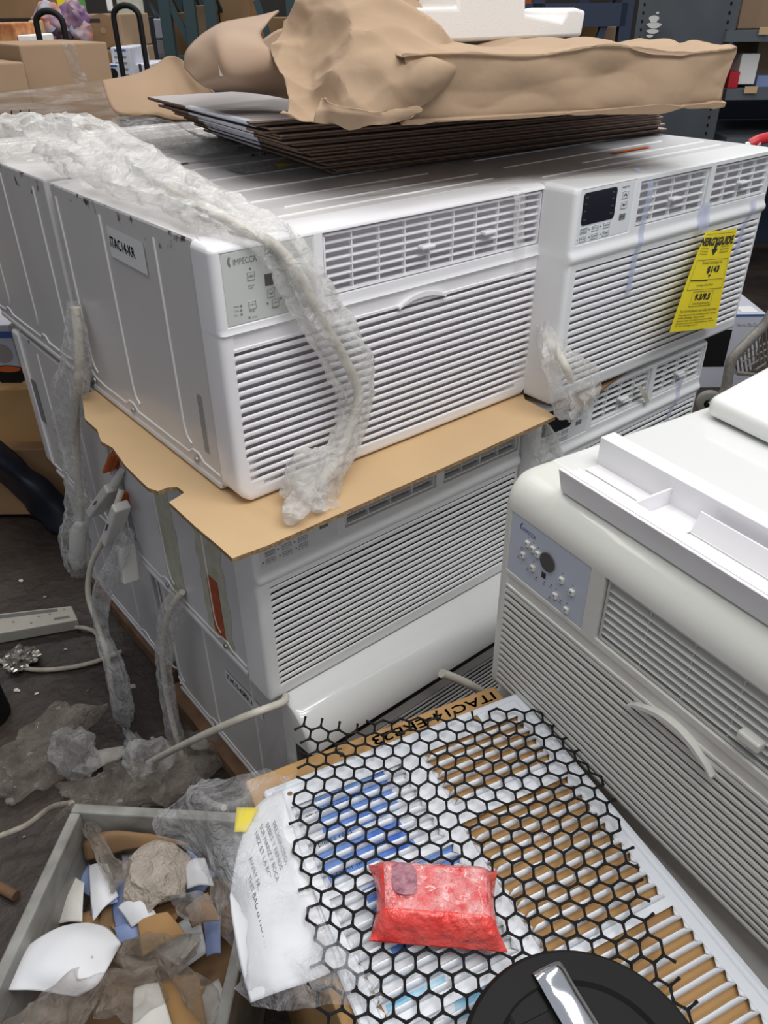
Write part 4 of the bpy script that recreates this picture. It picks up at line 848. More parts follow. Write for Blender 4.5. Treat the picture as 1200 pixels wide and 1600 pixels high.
# printed booklet beneath the grille and papers in the clear bag
def flat(name, poly, z, m, parent=None, th=0.0012): return MB().prism(poly, (0, 0, z), X_, Y_, Z_, th).build(name, m, parent)
def gp(*pts): return [(G(a, c).x, G(a, c).y) for a, c in pts]
bk = flat('printed_booklet', gp((0.012, 0.028), (0.195, 0.028), (0.200, 0.375), (0.03, 0.365)), GH - 0.0070, M['paper'])
tag(bk, 'booklet with blue printed cover lying under the grille', 'booklet')
for (poly, m_) in ((((0.055, 0.035), (0.155, 0.033), (0.150, 0.095), (0.045, 0.100)), 'blueprint'), (((0.03, 0.11), (0.14, 0.105), (0.145, 0.155), (0.03, 0.16)), 'blueprint'), (((0.06, 0.175), (0.185, 0.17), (0.19, 0.255), (0.06, 0.26)), 'blueprint'), (((0.03, 0.30), (0.10, 0.30), (0.09, 0.325), (0.03, 0.322)), 'cyanprint'), (((0.10, 0.315), (0.19, 0.325), (0.185, 0.36), (0.09, 0.345)), 'cyanprint')):
    flat('printed_patch', gp(*poly), GH - 0.0058, M[m_], bk, 0.0006)
q = MB()
for i in range(5): text(q, ('Owner manual', 'installation', 'please read', 'before use', 'air conditioner')[i], lambda a, c: G(a, 0.20 - c, -0.0050), 0.035, 0.055 + i * 0.022, 0.010)
q.build('booklet_print', M['ink'], bk)
# white sheets left of grille, hanging over the carton edge
def WS(u, v, z): return uz(u, v, z)
rows = [[WS(440, 1235, -.245), WS(400, 1262, -.243), WS(372, 1330, -.243), WS(358, 1400, -.250)], [WS(470, 1330, -.246), WS(430, 1345, -.240), WS(395, 1390, -.240), WS(363, 1440, -.252)], [WS(500, 1430, -.246), WS(455, 1440, -.240), WS(415, 1460, -.242), WS(375, 1500, -.258)], [WS(530, 1515, -.247), WS(480, 1535, -.242), WS(430, 1552, -.246), WS(392, 1567, -.262)]]
ps = patch('instruction_sheets', rows, M['paper'], None, 7, 7, 0.003, 8, 6, 0.001); tag(ps, 'white instruction sheets in the clear bag beside the grille', 'paper')
def patchpt(a, c, off=0.0):   # bilinear-ish lookup on the sheet for the print
    A = [r[0].lerp(r[3], a) * 0.5 + (r[1] * (1 - a) + r[2] * a) * 0.5 for r in rows]
    t = c * 3; i = min(2, int(t)); return A[i].lerp(A[i + 1], t - i) + Z_ * off
q = MB()
for i, (s, a, c, w) in enumerate((('THIS BAG IS NOT A TOY.', 0.20, 0.22, 0.66), ('SUR NARIZ Y BOCA', 0.66, 0.06, 0.36), ('BEBES Y NINOS', 0.78, 0.10, 0.28), ('PELIGROSO.', 0.90, 0.14, 0.24), ('NEZ ET LA BOUCHE', 0.54, 0.05, 0.44), ('SUFFOCATION.', 0.43, 0.36, 0.30), ('AWAY FROM BABIES', 0.31, 0.12, 0.50))):
    text(q, s, lambda x, z: patchpt(max(0.0, min(1.0, 1 - (a + z))), max(0.0, min(0.999, x)), 0.0075), c, 0, 0.095, 0, w)
o = q.build('warning_print', M['ink'], ps)
bg_rows = [[WS(470, 1205, -.240), WS(400, 1215, -.225), WS(350, 1220, -.235), WS(330, 1225, -.26)], [WS(440, 1240, -.236), WS(380, 1260, -.210), WS(300, 1258, -.225), WS(252, 1282, -.27)], [WS(450, 1330, -.235), WS(410, 1340, -.222), WS(350, 1330, -.232), WS(300, 1350, -.28)], [WS(490, 1430, -.235), WS(440, 1450, -.226), WS(390, 1450, -.238), WS(352, 1470, -.285)], [WS(600, 1560, -.240), WS(500, 1575, -.235), WS(440, 1580, -.24), WS(392, 1572, -.27)]]
bgg = patch('clear_bag', bg_rows, M['f_bag'], None, 9, 9, 0.016, 13, 3, 0, 35); tag(bgg, 'clear warning-printed plastic bag spilling off the left edge of the carton', 'plastic bag')
q = MB(); rows_y = [[WS(370, 1262, -.236), WS(405, 1262, -.236)], [WS(366, 1300, -.238), WS(385, 1300, -.238)]]
tag(patch('yellow_leaflet', rows_y, M['yellow'], None, 4, 4, 0.002, 10, 1, 0.001), 'small yellow leaflet inside the clear bag', 'leaflet')

# netting
poly = [(465, 1128), (560, 1122), (700, 1112), (800, 1106), (880, 1108), (915, 1175), (950, 1245), (990, 1330), (1010, 1410), (1040, 1480), (1085, 1560), (1130, 1640), (520, 1660), (490, 1560), (480, 1440), (462, 1350), (452, 1260), (475, 1180)]
poly = [uz(u, v, GH + 0.016) for u, v in poly]; inv = [((p - GO).dot(gx), (p - GO).dot(gy)) for p in poly]
def inside(a, c):
    r = False
    for i in range(len(inv)):
        (x1, y1), (x2, y2) = inv[i], inv[i - 1]
        if (y1 > c) != (y2 > c) and a < (x2 - x1) * (c - y1) / (y2 - y1) + x1: r = not r
    return r
hs = 0.0143; wx = hs * math.sqrt(3) ; rowh = 1.5 * hs; mb = MB(); rot = R_(28)
def npt(a, c):
    z = 0.0135 + 0.003 * math.sin(a * 30 + c * 11) + 0.002 * math.sin(c * 37)
    return G(a + 0.002 * math.sin(c * 40), c + 0.002 * math.sin(a * 50), z)
def hexv(i, j): 
    return (0.15 + (i * wx + (j % 2) * wx / 2), 0.25 + j * rowh)
def rr(p): x, y = p[0] - 0.15, p[1] - 0.25; return (0.15 + x * math.cos(rot) - y * math.sin(rot), 0.25 + x * math.sin(rot) + y * math.cos(rot))
for i in range(-22, 22):
    for j in range(-24, 24):
        hx_, hy = hexv(i, j)
        top = (hx_, hy - hs); ur = (hx_ + wx / 2, hy - hs / 2); ul = (hx_ - wx / 2, hy - hs / 2); lr = (hx_ + wx / 2, hy + hs / 2)
        for p, q2 in ((top, ur), (top, ul), (ur, lr)):
            p, q2 = rr(p), rr(q2)
            if inside(*p) and inside((p[0] + q2[0]) / 2, (p[1] + q2[1]) / 2) or (inside(*q2) and inside((p[0] + q2[0]) / 2, (p[1] + q2[1]) / 2)):
                mid = ((p[0] + q2[0]) / 2, (p[1] + q2[1]) / 2)
                mb.tube([npt(*p), npt(*mid), npt(*q2)], [0.0021, 0.00140, 0.0021], 5, 0, False)
tag(mb.build('netting', M['net'], smooth=60), 'black plastic hexagonal netting spread over the white grille', 'netting')
# red packet
def RP(s, t, z): 
    c = [uz(575, 1342, GH + .03), uz(778, 1352, GH + .03), uz(795, 1478, GH + .03), uz(577, 1460, GH + .03)]
    p = c[0].lerp(c[1], s).lerp(c[3].lerp(c[2], s), t); p = p.copy(); p.z = GH + 0.0175 + z; return p
n = 26; vs = []; fsx = []
for sgn in (1, -1):
    for i in range(n + 1):
        for j in range(n + 1):
            s, t = i / n, j / n; e = min(1, (min(s, 1 - s)) / 0.16); e2 = min(1, min(t, 1 - t) / 0.24); h = (e * (2 - e)) * (e2 * (2 - e2)) ** 0.8
            z = 0.031 * h if sgn > 0 else -0.001
            p = RP(s, t, z + (0.0025 * (ridged(Vector((s * 9, t * 7, sgn)), 1.2, 4) - .6) if sgn > 0 else 0)); pin = 0.010 * math.sin(t * math.pi) * (1 - h) * (1 if s > .5 else -1) * (1 if min(s, 1 - s) < .12 else 0)
            p = p - gx * pin; vs.append(p)
for k in (0, (n + 1) ** 2):
    for i in range(n):
        for j in range(n): fsx.append((k + i * (n + 1) + j, k + (i + 1) * (n + 1) + j, k + (i + 1) * (n + 1) + j + 1, k + i * (n + 1) + j + 1))
mb = MB().add(vs, fsx); 
for idx, f_ in enumerate(mb.f):
    i = (idx % (n * n)) // n; j = idx % n
    mb.m[idx] = 1 if (i < 3 or i > n - 3 or j < 2 or j > n - 7) else 0
rp = mb.build('bubble_wrap_packet', [M['fabricred'], M['redfilm']], smooth=40); tag(rp, 'red bubble-wrapped packet lying on the black netting', 'packet')
q = MB(); R3 = lambda a, c: RP(a, c, 0.0345); pl_ = []
for k in range(20): t = 2 * math.pi * k / 20; pl_.append(R3(0.27 + 0.095 * math.copysign(abs(math.cos(t)) ** .6, math.cos(t)), 0.40 + 0.21 * math.copysign(abs(math.sin(t)) ** .6, math.sin(t))))
q.add(pl_, [tuple(range(20))]); q.build('dark_label', mat('dim_label', (0.20, 0.06, 0.10), 0.3, 0, 0, 90, col2=(0.45, 0.2, 0.25), bump=0.5, bscale=120), rp)
# black round lid
bc = uz(921, 1686, -0.205); root = empty('round_black_lid', bc, 0, 'round black plastic lid with a chrome band at the bottom edge', 'lid')
mb = MB(); mb.lathe([(0.0, -0.004), (0.082, -0.004), (0.086, 0.0), (0.113, 0.0), (0.118, -0.005), (0.118, -0.030), (0.110, -0.030), (0.0, -0.030)], (0, 0, 0), 96); mb.build('lid_body', M['black'], root, smooth=30)
st = uz(853, 1512, -0.203) - bc; st.z = 0; dd = uz(905, 1600, -0.203) - uz(853, 1512, -0.203); dd.z = 0; dd.normalize(); sd = dd.cross(Z_)
rows = [[st + dd * t + sd * w + Z_ * (z + (0.002 if abs(w) < .01 else 0)) for w in (-0.016, -0.008, 0.008, 0.016)] for t, z in ((-0.004, -0.018), (0.001, 0.0035), (0.03, 0.004), (0.07, 0.005), (0.16, 0.005))]
patch('chrome_band', rows, M['chrome'], root, 6, 6, 0, 1, 1, 0.001)
hb = MB(); e_ = st - dd * 0.004 + sd * 0.030; hb.box(-0.022, 0.022, -0.012, 0.022, -0.022, -0.002, 0, Matrix.Translation(st + dd * .012 + sd * (-0.036 if sd.dot(Vector((1, 0, 0))) > 0 else 0.036)) @ Matrix.Rotation(math.atan2(sd.y, sd.x), 4, 'Z')); hb.build('hinge_lug', M['black'], root, bevel=0.004)

# ------------------------------------------------------------------ crate with waste
CRO = Vector((-0.325, 0.040, 0)); ca = R_(-43.5); c1x = Vector((math.cos(ca), math.sin(ca), 0)); c1y = Vector((c1x.y, -c1x.x, 0)); CW, CL, CZ = 0.325, 0.62, -0.50
def Cc(a, c, z): return CRO + c1x * a + c1y * c + Z_ * z
cr_ = empty('plastic_crate', Cc(0, 0, FZ), 0, 'grey plastic crate full of waste paper and film at lower left', 'crate')
def wall(a0, a1, b0, b1, z0, z1): 
    return [Cc(a, c, z) for z in (z0, z1) for a, c in ((a0, b0), (a1, b0), (a1, b1), (a0, b1))]
BF = [(0, 3, 2, 1), (4, 5, 6, 7), (0, 1, 5, 4), (1, 2, 6, 5), (2, 3, 7, 6), (3, 0, 4, 7)]
mb = MB()
for w_ in ((0, CW, 0, 0.010, FZ, CZ - .004), (0, 0.010, 0, CL, FZ, CZ - .004), (CW - 0.010, CW, 0, CL, FZ, CZ - .004), (0, CW, CL - .010, CL, FZ, CZ - .004), (0, CW, 0, CL, FZ, FZ + .01)): mb.add(wall(*w_), BF)
o = mb.build('crate_body', M['crate']); o.parent = cr_; o.matrix_parent_inverse = Matrix.Translation(-Cc(0, 0, FZ))
mb = MB()
for w_ in ((-0.006, CW + .006, -0.006, 0.012, CZ - .05, CZ), (-0.006, 0.012, 0.0121, CL, CZ - .05, CZ), (CW - 0.012, CW + .006, 0.0121, CL, CZ - .05, CZ)): mb.add(wall(*w_), BF)
o = mb.build('crate_rim', M['crate'], bevel=0.003); o.parent = cr_; o.matrix_parent_inverse = Matrix.Translation(-Cc(0, 0, FZ))
mb = MB(); mb.add(wall(0.013, CW - .013, 0.013, CL - .013, FZ + .011, -0.665), BF); tag(mb.build('waste_fill', M['card_dark']), 'brown carton scraps filling the bottom of the grey crate', 'waste', None, 'stuff')
def scrap(u, v, pts, z, m, label, cat='paper', bend=0.01, seed=0, th=0.0008):
    """paper scrap given by its four corners seen in the crate"""
    a, b_, c, d = [uz(x, y, z + dz) for x, y, dz in pts]; mid = lambda p, q2, k: (p + q2) / 2 + Z_ * bend * k
    rows = [[a, mid(a, b_, .4), b_], [mid(a, d, .5), (a + b_ + c + d) / 4 + Z_ * bend, mid(b_, c, .3)], [d, mid(c, d, .4), c]]
    return tag(patch('paper_scrap' if cat == 'paper' else cat.replace(' ', '_'), rows, M[m], None, 5, 5, 0.002, 20, seed, th), label, cat)
zs = -0.600
for i in range(34):
    a = random.uniform(0.03, CW - 0.05); c = random.uniform(0.03, 0.52); k = i % 5; s_ = random.uniform(0.018, 0.042); th_ = random.uniform(0, 3.1); t1, t2 = random.uniform(-.5, .5), random.uniform(-.5, .5)
    ex = c1x * math.cos(th_) + c1y * math.sin(th_) + Z_ * t1; ey = -c1x * math.sin(th_) + c1y * math.cos(th_) + Z_ * t2; o0 = Cc(a, c, -0.636 + random.uniform(0, .03))
    rws = [[o0 + ex * (s_ * x) + ey * (s_ * .8 * y) + Z_ * (.004 * math.sin(x * 2 + i)) for x in (-1, 0, 1)] for y in (-1, 0, 1)]
    nm = (('paper', 'white'), ('bluepaper', 'blue'), ('carton_tan', 'brown'), ('paper2', 'cream'), ('card_dark', 'dark brown'))[k]
    tag(patch('waste_scrap', rws, M[nm[0]], None, 3, 3, 0.001, 20, i, 0.001), 'small ' + nm[1] + ' scrap at the ' + ('left' if a < CW * .36 else 'right' if a > CW * .62 else 'centre') + ' of the crate, ' + ('near its back wall' if c < .13 else 'around the rag' if c < .25 else 'past the brown flap' if c < .38 else 'at the near end'), 'scrap', nm[1] + ' scraps in the crate')
scrap(0, 0, [(105, 1365, 0), (132, 1380, .02), (128, 1440, .02), (85, 1445, 0)], zs, 'paper2', 'white card standing at the left wall inside the crate')
scrap(0, 0, [(150, 1350, 0), (175, 1365, .02), (185, 1410, .02), (140, 1430, 0)], zs + .01, 'bluepaper', 'blue paper scrap beside the white card in the crate', seed=1)
scrap(0, 0, [(138, 1352, 0.01), (168, 1350, 0.03), (185, 1400, .02), (145, 1440, .01)], zs + .016, 'paper', 'white folded slip leaning in the middle of the crate', seed=2)
scrap(0, 0, [(172, 1378, 0), (205, 1372, .02), (215, 1440, .01), (180, 1455, 0)], zs + .004, 'bluepaper', 'light blue sheet under the beige rag in the crate', seed=3)
scrap(0, 0, [(185, 1418, .01), (222, 1392, .025), (245, 1430, .02), (205, 1450, .01)], zs + .02, 'paper', 'square white note below the beige rag', seed=4)
scrap(0, 0, [(178, 1450, 0), (212, 1440, .015), (225, 1465, .01), (186, 1475, 0)], zs + .01, 'bluepaper', 'blue corner scrap with dark print near the brown flap', seed=5)
scrap(0, 0, [(118, 1335, -.01), (140, 1345, .0), (140, 1400, 0), (112, 1390, -.01)], zs - .01, 'bluepaper', 'blue sheet standing behind the white card in the crate', seed=6)
scrap(0, 0, [(215, 1440, .01), (262, 1425, .03), (290, 1460, .02), (222, 1495, .0)], zs + .025, 'carton_tan', 'brown torn carton flap in the middle of the crate', 'cardboard scrap', seed=7, th=.003)
scrap(0, 0, [(130, 1315, .02), (200, 1300, .04), (300, 1320, .03), (135, 1345, .0)], zs + .02, 'card_dark', 'dark brown board arched along the back wall of the crate', 'cardboard scrap', 0.03, 8, .003)
scrap(0, 0, [(250, 1535, .0), (310, 1520, .01), (325, 1610, .0), (262, 1640, 0)], zs + .02, 'carton_tan', 'orange-brown carton piece at the bottom right of the crate', 'cardboard scrap', seed=9, th=.003)
scrap(0, 0, [(210, 1545, .02), (248, 1535, .03), (275, 1620, .02), (205, 1640, .02)], zs + .03, 'paper2', 'printed leaflet with fine text near the crate bottom', 'leaflet', seed=10)
scrap(0, 0, [(290, 1420, .02), (325, 1395, .05), (345, 1440, .05), (300, 1450, .02)], zs + .03, 'kraft2', 'kraft paper roll end beside the right wall of the crate', 'cardboard scrap', 0.02, 11, .002)
scrap(0, 0, [(290, 1350, .02), (320, 1340, .04), (335, 1385, .03), (292, 1390, .02)], zs + .02, 'paper', 'crumpled white tissue right of the beige rag', 'tissue', 0.02, 12)
scrap(0, 0, [(318, 1440, .0), (345, 1430, .02), (345, 1490, .01), (322, 1495, 0)], zs + .01, 'bluepaper', 'dark blue sheet against the right wall of the crate', seed=13)
tag(blob('rag', uz(250, 1365, zs + .045), (0.052, 0.050, 0.026), M['rag'], None, 40, 0.32, 16, 0.4), 'beige towelling rag lying on the papers in the crate', 'rag')
rows = [[WS(-20, 1525, -.545), WS(40, 1480, -.53), WS(90, 1452, -.53), WS(138, 1442, -.54)], [WS(0, 1545, -.53), WS(60, 1500, -.51), WS(118, 1462, -.515), WS(165, 1450, -.535)], [WS(50, 1548, -.52), WS(100, 1515, -.505), WS(150, 1480, -.515), WS(187, 1472, -.53)], [WS(120, 1560, -.53), WS(150, 1540, -.515), WS(170, 1510, -.52), WS(187, 1478, -.54)]]
tag(patch('white_packing_bag', rows, M['paper'], None, 7, 7, 0.004, 7, 14, 0.001), 'large folded white paper bag over the lower left of the crate', 'paper bag')
tag(blob('clear_film_bundle', uz(75, 1590, -.52), (0.080, 0.040, 0.025), M['f_dark'], None, 41, 0.45, 18, 0.3), 'grimy clear film wad in front of the white paper bag', 'plastic film')
tag(blob('clear_film_bundle', uz(200, 1555, -.54), (0.034, 0.045, 0.022), M['f_dark'], None, 44, 0.45, 20, 0.9), 'grimy film wad right of the white paper bag', 'plastic film')
tag(blob('clear_film_bundle', uz(255, 1490, -.545), (0.055, 0.030, 0.020), M['f_dark'], None, 47, 0.5, 22, -0.5), 'crumpled film across the brown flap in the crate', 'plastic film')
tag(blob('clear_film_bundle', uz(312, 1560, -.54), (0.018, 0.06, 0.018), M['f_dark'], None, 49, 0.45, 20, 0.1), 'narrow film strip along the right wall of the crate', 'plastic film')
tag(sleeve('twisted_film', [uz(70, 1305, -.70), uz(118, 1262, -.56), uz(150, 1310, -.52), uz(170, 1350, -.53), uz(195, 1372, -.55)], [Z_] * 5, [.008, .010, .009, .012, .022], [.005, .007, .007, .008, .010], M['f_dark'], None, 51, 0.5), 'twisted film strand hanging over the back corner into the crate', 'plastic film')
tag(patch('film_ribbon', [[WS(265, 1395, -.53), WS(300, 1390, -.52), WS(330, 1400, -.51)], [WS(270, 1420, -.52), WS(285, 1425, -.50), WS(315, 1440, -.52)], [WS(290, 1440, -.54), WS(300, 1440, -.53), WS(312, 1450, -.54)]], M['f_clear'], None, 6, 6, 0.006, 18, 2, 0), 'curled grey film ribbon right of the rag', 'plastic film')

# ------------------------------------------------------------------ floor things at left
zf = FZ
a0, a1, a2, a3 = [uz(u, v, zf + 0.035) for u, v in ((-60, 965), (112, 946), (122, 968), (-60, 1000))]
ps_ = empty('power_strip', a0, 0, 'beige metal power strip lying on the floor at left', 'power strip')
mb = MB(); vs = [p - Z_ * .034 for p in (a0, a1, a2, a3)] + [a0, a1, a2, a3]; mb.add(vs, BF); o = mb.build('strip_housing', M['alu'], bevel=0.003); o.parent = ps_; o.matrix_parent_inverse = Matrix.Translation(-a0)
q = MB(); SF = lambda a, c: a0.lerp(a1, a).lerp(a3.lerp(a2, a), c) + Z_ * .0006
rect(q, SF, 0.10, 0.86, 0.10, 0.28); rect(q, SF, 0.80, 0.94, 0.66, 0.80)
for a, c in ((0.45, .55), (0.68, .45), (.78, .4), (.6, .75), (.92, .2)): disc(q, lambda x, y: SF(a + x, c + y * 3), 0, 0, 0.012)
o = q.build('strip_slot', M['ltgrey']); o.parent = ps_; o.matrix_parent_inverse = Matrix.Translation(-a0)
M['corddirty'] = mat('dirty_cord', (0.45, 0.40, 0.33), 0.7, 0, 0.3, 50)
o = cord('power_cord', [uz(118, 980, zf + .015), uz(135, 982, zf + .012), uz(150, 990, zf + .008), uz(160, 1010, zf + .008)], 0.006, ps_, 'corddirty'); o.matrix_parent_inverse = Matrix.Translation(-a0)
tag(cord('extension_cord', [uz(-20, 1025, zf + .008), uz(10, 1036, zf + .008), uz(50, 1046, zf + .008), uz(95, 1045, zf + .008), uz(145, 1035, zf + .008), uz(190, 1018, zf + .008)], 0.006, None, 'corddirty'), 'dirty beige cord lying across the floor below the power strip', 'cord')
tag(blob('foil_scrap', uz(33, 1028, zf + .018), (0.032, 0.028, 0.016), M['foil'], None, 60, 0.7, 60, 0, 4, 15), 'crumpled foil scrap on the floor cord', 'foil')
tag(blob('plastic_bag', uz(85, 1155, zf + .03), (0.115, 0.075, 0.035), M['f_dark'], None, 61, 0.55, 14, 0.4, flat=zf + .003), 'clear crumpled plastic bag on the floor left of the knotted cord', 'plastic bag')
tag(blob('plastic_bag', uz(120, 1175, zf + .06), (0.04, 0.05, 0.05), M['f_clear'], None, 66, 0.5, 22, 0.4, flat=zf + .003), 'shiny twisted neck of the floor plastic bag', 'plastic bag')
tag(blob('plastic_bag', uz(200, 1225, zf + .02), (0.12, 0.05, 0.022), M['f_dark'], None, 63, 0.5, 16, -0.5, flat=zf + .003), 'flat grimy film on the floor behind the crate', 'plastic bag')
tag(blob('plastic_bag', uz(290, 1195, zf + .02), (0.10, 0.05, 0.022), M['f_dark'], None, 65, 0.5, 16, 0.2, flat=zf + .003), 'grimy film on the floor beside the lowest front unit', 'plastic bag')
tag(blob('plastic_scrap', uz(165, 1183, zf + .03), (0.040, 0.020, 0.010), M['dirt'], None, 68, 0.25, 20, -0.2, 4), 'dirty white foam scrap under the knotted bag', 'scrap')
tag(blob('plastic_scrap', uz(325, 1150, zf + .03), (0.040, 0.024, 0.012), M['dirt'], None, 69, 0.25, 20, 0.2, 4), 'dirty foam scrap beside the wooden board', 'scrap')
tag(cord('film_strand', [uz(-10, 1310, zf + .05), uz(40, 1290, zf + .06), uz(80, 1262, zf + .10), uz(112, 1255, -.62)], 0.006, None, 'corddirty'), 'twisted film strand from the floor to the crate corner', 'plastic film')
tag(cord('wood_stick', [uz(-30, 1370, zf + .012), uz(25, 1400, zf + .012)], 0.010, None, 'wood'), 'short dirty stick on the floor at the left edge', 'stick')
random.seed(3)
for i in range(26):
    u = random.uniform(0, 240); v = random.uniform(790, 1330); p = uz(u, v, zf + .002)
    if p.x > -0.02: continue
    s = random.uniform(.003, .009); tag(blob('floor_debris', p, (s, s * .7, s * .3), M[random.choice(['dirt', 'wood', 'dirt', 'paper2'])], None, 80 + i, 0.5, 90, i, 2, 10), 'tiny scrap littering the dirty floor', 'debris', 'tiny scraps on the dirty floor')
mb = MB(); mb.lathe([(0.0, 0.0), (0.06, 0.0), (0.055, 0.10), (0.05, 0.12), (0, 0.12)], uz(-25, 1120, zf), 24); tag(mb.build('black_container', M['black'], smooth=40), 'black round container at the left edge of the floor', 'container')

# ------------------------------------------------------------------ cartons behind the rear stack
def carton(name, x0, x1, y0, y1, z0, z1, m, label, rz=0):
    o = MB().box(0, x1 - x0, 0, y1 - y0, 0, z1 - z0).build(name, M[m], bevel=0.004); o.location = (x0, y0, z0); o.rotation_euler.z = rz
    return tag(o, label, 'box')
pa = uy(50, 205, 1.22); pb_ = uy(178, 205, 1.22)
o = carton('carton', 0.233, 0.445, 1.225, 1.52, 0.30, 0.545, 'card_bg', 'large brown carton with crumpled clear tape and stretch wrap, behind the rear unit')
rows = [[Vector((0.330 + .02 * k / 5 + (j * .030), 1.222, 0.548 - k * 0.019)) for j in (0, 1)] for k in range(6)]
tp = patch('clear_tape', rows, M['f_clear'], o, 6, 3, 0.006, 30, 3, 0); tp.matrix_parent_inverse = Matrix.Translation(-Vector((0.232, 1.225, 0.30)))
o = carton('carton', -0.06, 0.228, 1.20, 1.52, 0.30, 0.512, 'card_bg', 'brown carton at the left edge beside the taped one')
o = carton('carton', -0.08, 0.60, 1.21, 1.52, 0.0, 0.298, 'card_bg', 'big carton under the two brown cartons behind the rear stack')
o = carton('carton', 0.40, 0.60, 1.21, 1.50, FZ, -0.002, 'card_dark', 'dark lower carton of the pile behind the rear stack')
rows = [[Vector((x, 1.192 - .003 * math.sin(x * 20), z)) for z in (0.30, 0.36, 0.42, 0.44 + 0.06 * max(0, (x + .05)))] for x in (-0.07, 0.05, 0.17, 0.232, 0.30, 0.38, 0.455)]
tag(patch('stretch_wrap', rows, M['f_wrap'], None, 7, 7, 0.004, 22, 4, 0), 'glossy stretch wrap around the brown cartons behind the rear unit', 'plastic wrap')
q = MB()
for x in (0.155, 0.175, 0.195): q.tube([(x, 1.150, 0.372), (x + .003, 1.155, 0.40), (x + .006, 1.15, 0.42)], 0.0015, 5)
tag(q.build('wire_ends', M['black']), 'three dark wire ends sticking up behind the film heap', 'wire')
# left gap: printed box on brown cartons with dark tarp
d_ = 1.9
def facing(name, u0, u1, v0, v1, d, depth, m, label, cat='box', bevel=0.004, bottom=None, group=None, parts=None):
    a = P(u0, v1, d); b2 = P(u1, v1, d); t = P(u0, v0, d); w = (b2 - a).dot(SS); z0 = a.z if bottom is None else bottom; z1 = t.z
    o = MB().box(0, w, 0, depth, 0, z1 - z0).build(name, M[m], bevel=bevel); o.location = (a.x, a.y, z0); o.rotation_euler.z = GY
    if label: tag(o, label, cat, group)
    return o, w, z1 - z0
def onface(o, name, w, h, a0, a1, c0, c1, m):
    q = MB(); rect(q, lambda a, c: Vector((a * w, -0.0015, c * h)), a0, a1, c0, c1); return q.build(name, M[m], o)
def onround(o, name, w, h, a, c, r, m, y=-0.0015, k=1.0):
    q = MB(); disc(q, lambda x, z: Vector((x, y, z)), a * w, c * h, r, 0, 28); return q.build(name, M[m], o)
o, w, h = facing('printed_carton', -60, 42, 508, 608, 2.25, 0.3, 'boxwhite', 'white printed appliance box with a black and orange bowl picture, far left')
onface(o, 'blue_band', w, h, 0, 1, 0.80, 0.90, 'boxblue'); onround(o, 'round_picture', w, h, 0.78, 0.56, 0.030, 'card_top')
for nm, aa, cc2, ra, rb_, mm, yy in (('bowl_picture', 0.80, 0.22, .052, .030, 'black', -.0015), ('bowl_top_picture', 0.80, .30, .050, .016, 'black', -.002), ('food_picture', .81, .32, .038, .010, 'orange', -.0025)):
    q = MB(); q.add([Vector((aa * w + ra * math.cos(2 * math.pi * k / 24), yy, cc2 * h + rb_ * math.sin(2 * math.pi * k / 24))) for k in range(24)], [tuple(range(24))]); q.build(nm, M[mm], o)
facing('carton', -80, 112, 609, 702, 2.20, 0.30, 'carton_tan', 'brown carton under the printed appliance box at far left')[0]
facing('carton', -80, 165, 703, 790, 2.15, 0.30, 'card_dark', 'lower brown carton beside the rear stack at far left', bottom=FZ + 0.02)
tag(patch('dark_tarp', [[P(-40, 655, 2.12), P(20, 705, 2.12), P(85, 762, 2.11), P(175, 835, 2.10)], [P(-40, 695, 2.06), P(15, 742, 2.06), P(80, 790, 2.06), P(165, 850, 2.07)], [uz(-40, 745, -.79), uz(10, 778, -.79), uz(75, 825, -.79), uz(150, 862, -.79)]], M['tarp'], None, 9, 9, 0.010, 7, 3, 0.002), 'dark blue-black tarp edge draped below the far left cartons', 'tarp')

# ------------------------------------------------------------------ far background
def px2s(u, v, d): return (P(u, v, d) - CC).dot(SS)
def rack(label, ups, d, depth, zs_, m, braces, top=1.7, beamh=0.09):
    r = empty('pallet_rack', CC + SS * px2s(ups[0], 40, d) + GG * d, 0, label, 'rack'); inv_ = Matrix.Translation(-r.location)
    def put(mb, nm): o = mb.build(nm, M[m]); o.parent = r; o.matrix_parent_inverse = inv_
    ss = [px2s(u, 40, d) for u in ups]
    for s in ss:
        for dd_ in (d, d + depth):
            mb = MB(); gbox(mb, s - .027, s + .027, dd_ - .025, dd_ + .025, FZ, top)
            put(mb, 'upright')
        mb = MB(); k = 0; z = FZ + .2
        while z < top - .5:
            p = CC + SS * s + GG * (d if k % 2 else d + depth); q2 = CC + SS * s + GG * (d + depth if k % 2 else d); mb.bar(Vector((p.x, p.y, z)), Vector((q2.x, q2.y, z + .45)), .016, .016); z += .45; k += 1
        put(mb, 'side_brace')
    for z in zs_:
        for dd_ in (d, d + depth): mb = MB(); gbox(mb, ss[0], ss[-1], dd_ - .025, dd_ + .025, z - beamh, z); put(mb, 'beam')
        mb = MB(); gbox(mb, ss[0], ss[-1], d, d + depth, z - .012, z); put(mb, 'shelf')
    for u0, v0, u1, v1 in braces: mb = MB(); mb.bar(P(u0, v0, d), P(u1, v1, d), .03, .03); put(mb, 'diagonal_brace')
    return r
z1_ = P(300, 88, 4.6).z; z2_ = P(300, -60, 4.6).z
rack('teal steel rack with cartons behind the kraft heap, upper left', (222, 262, 300, 332, 458), 4.6, 0.9, (z1_, 0.28 - 0.3), 'teal', ((262, 0, 330, 130), (400, 0, 420, 60)))
rack('navy blue steel rack left of the grey shelf unit', (705, 838, 975), 4.2, 0.9, (P(900, 5, 4.2).z, 0.1), 'navy', ((958, 5, 925, 85),))
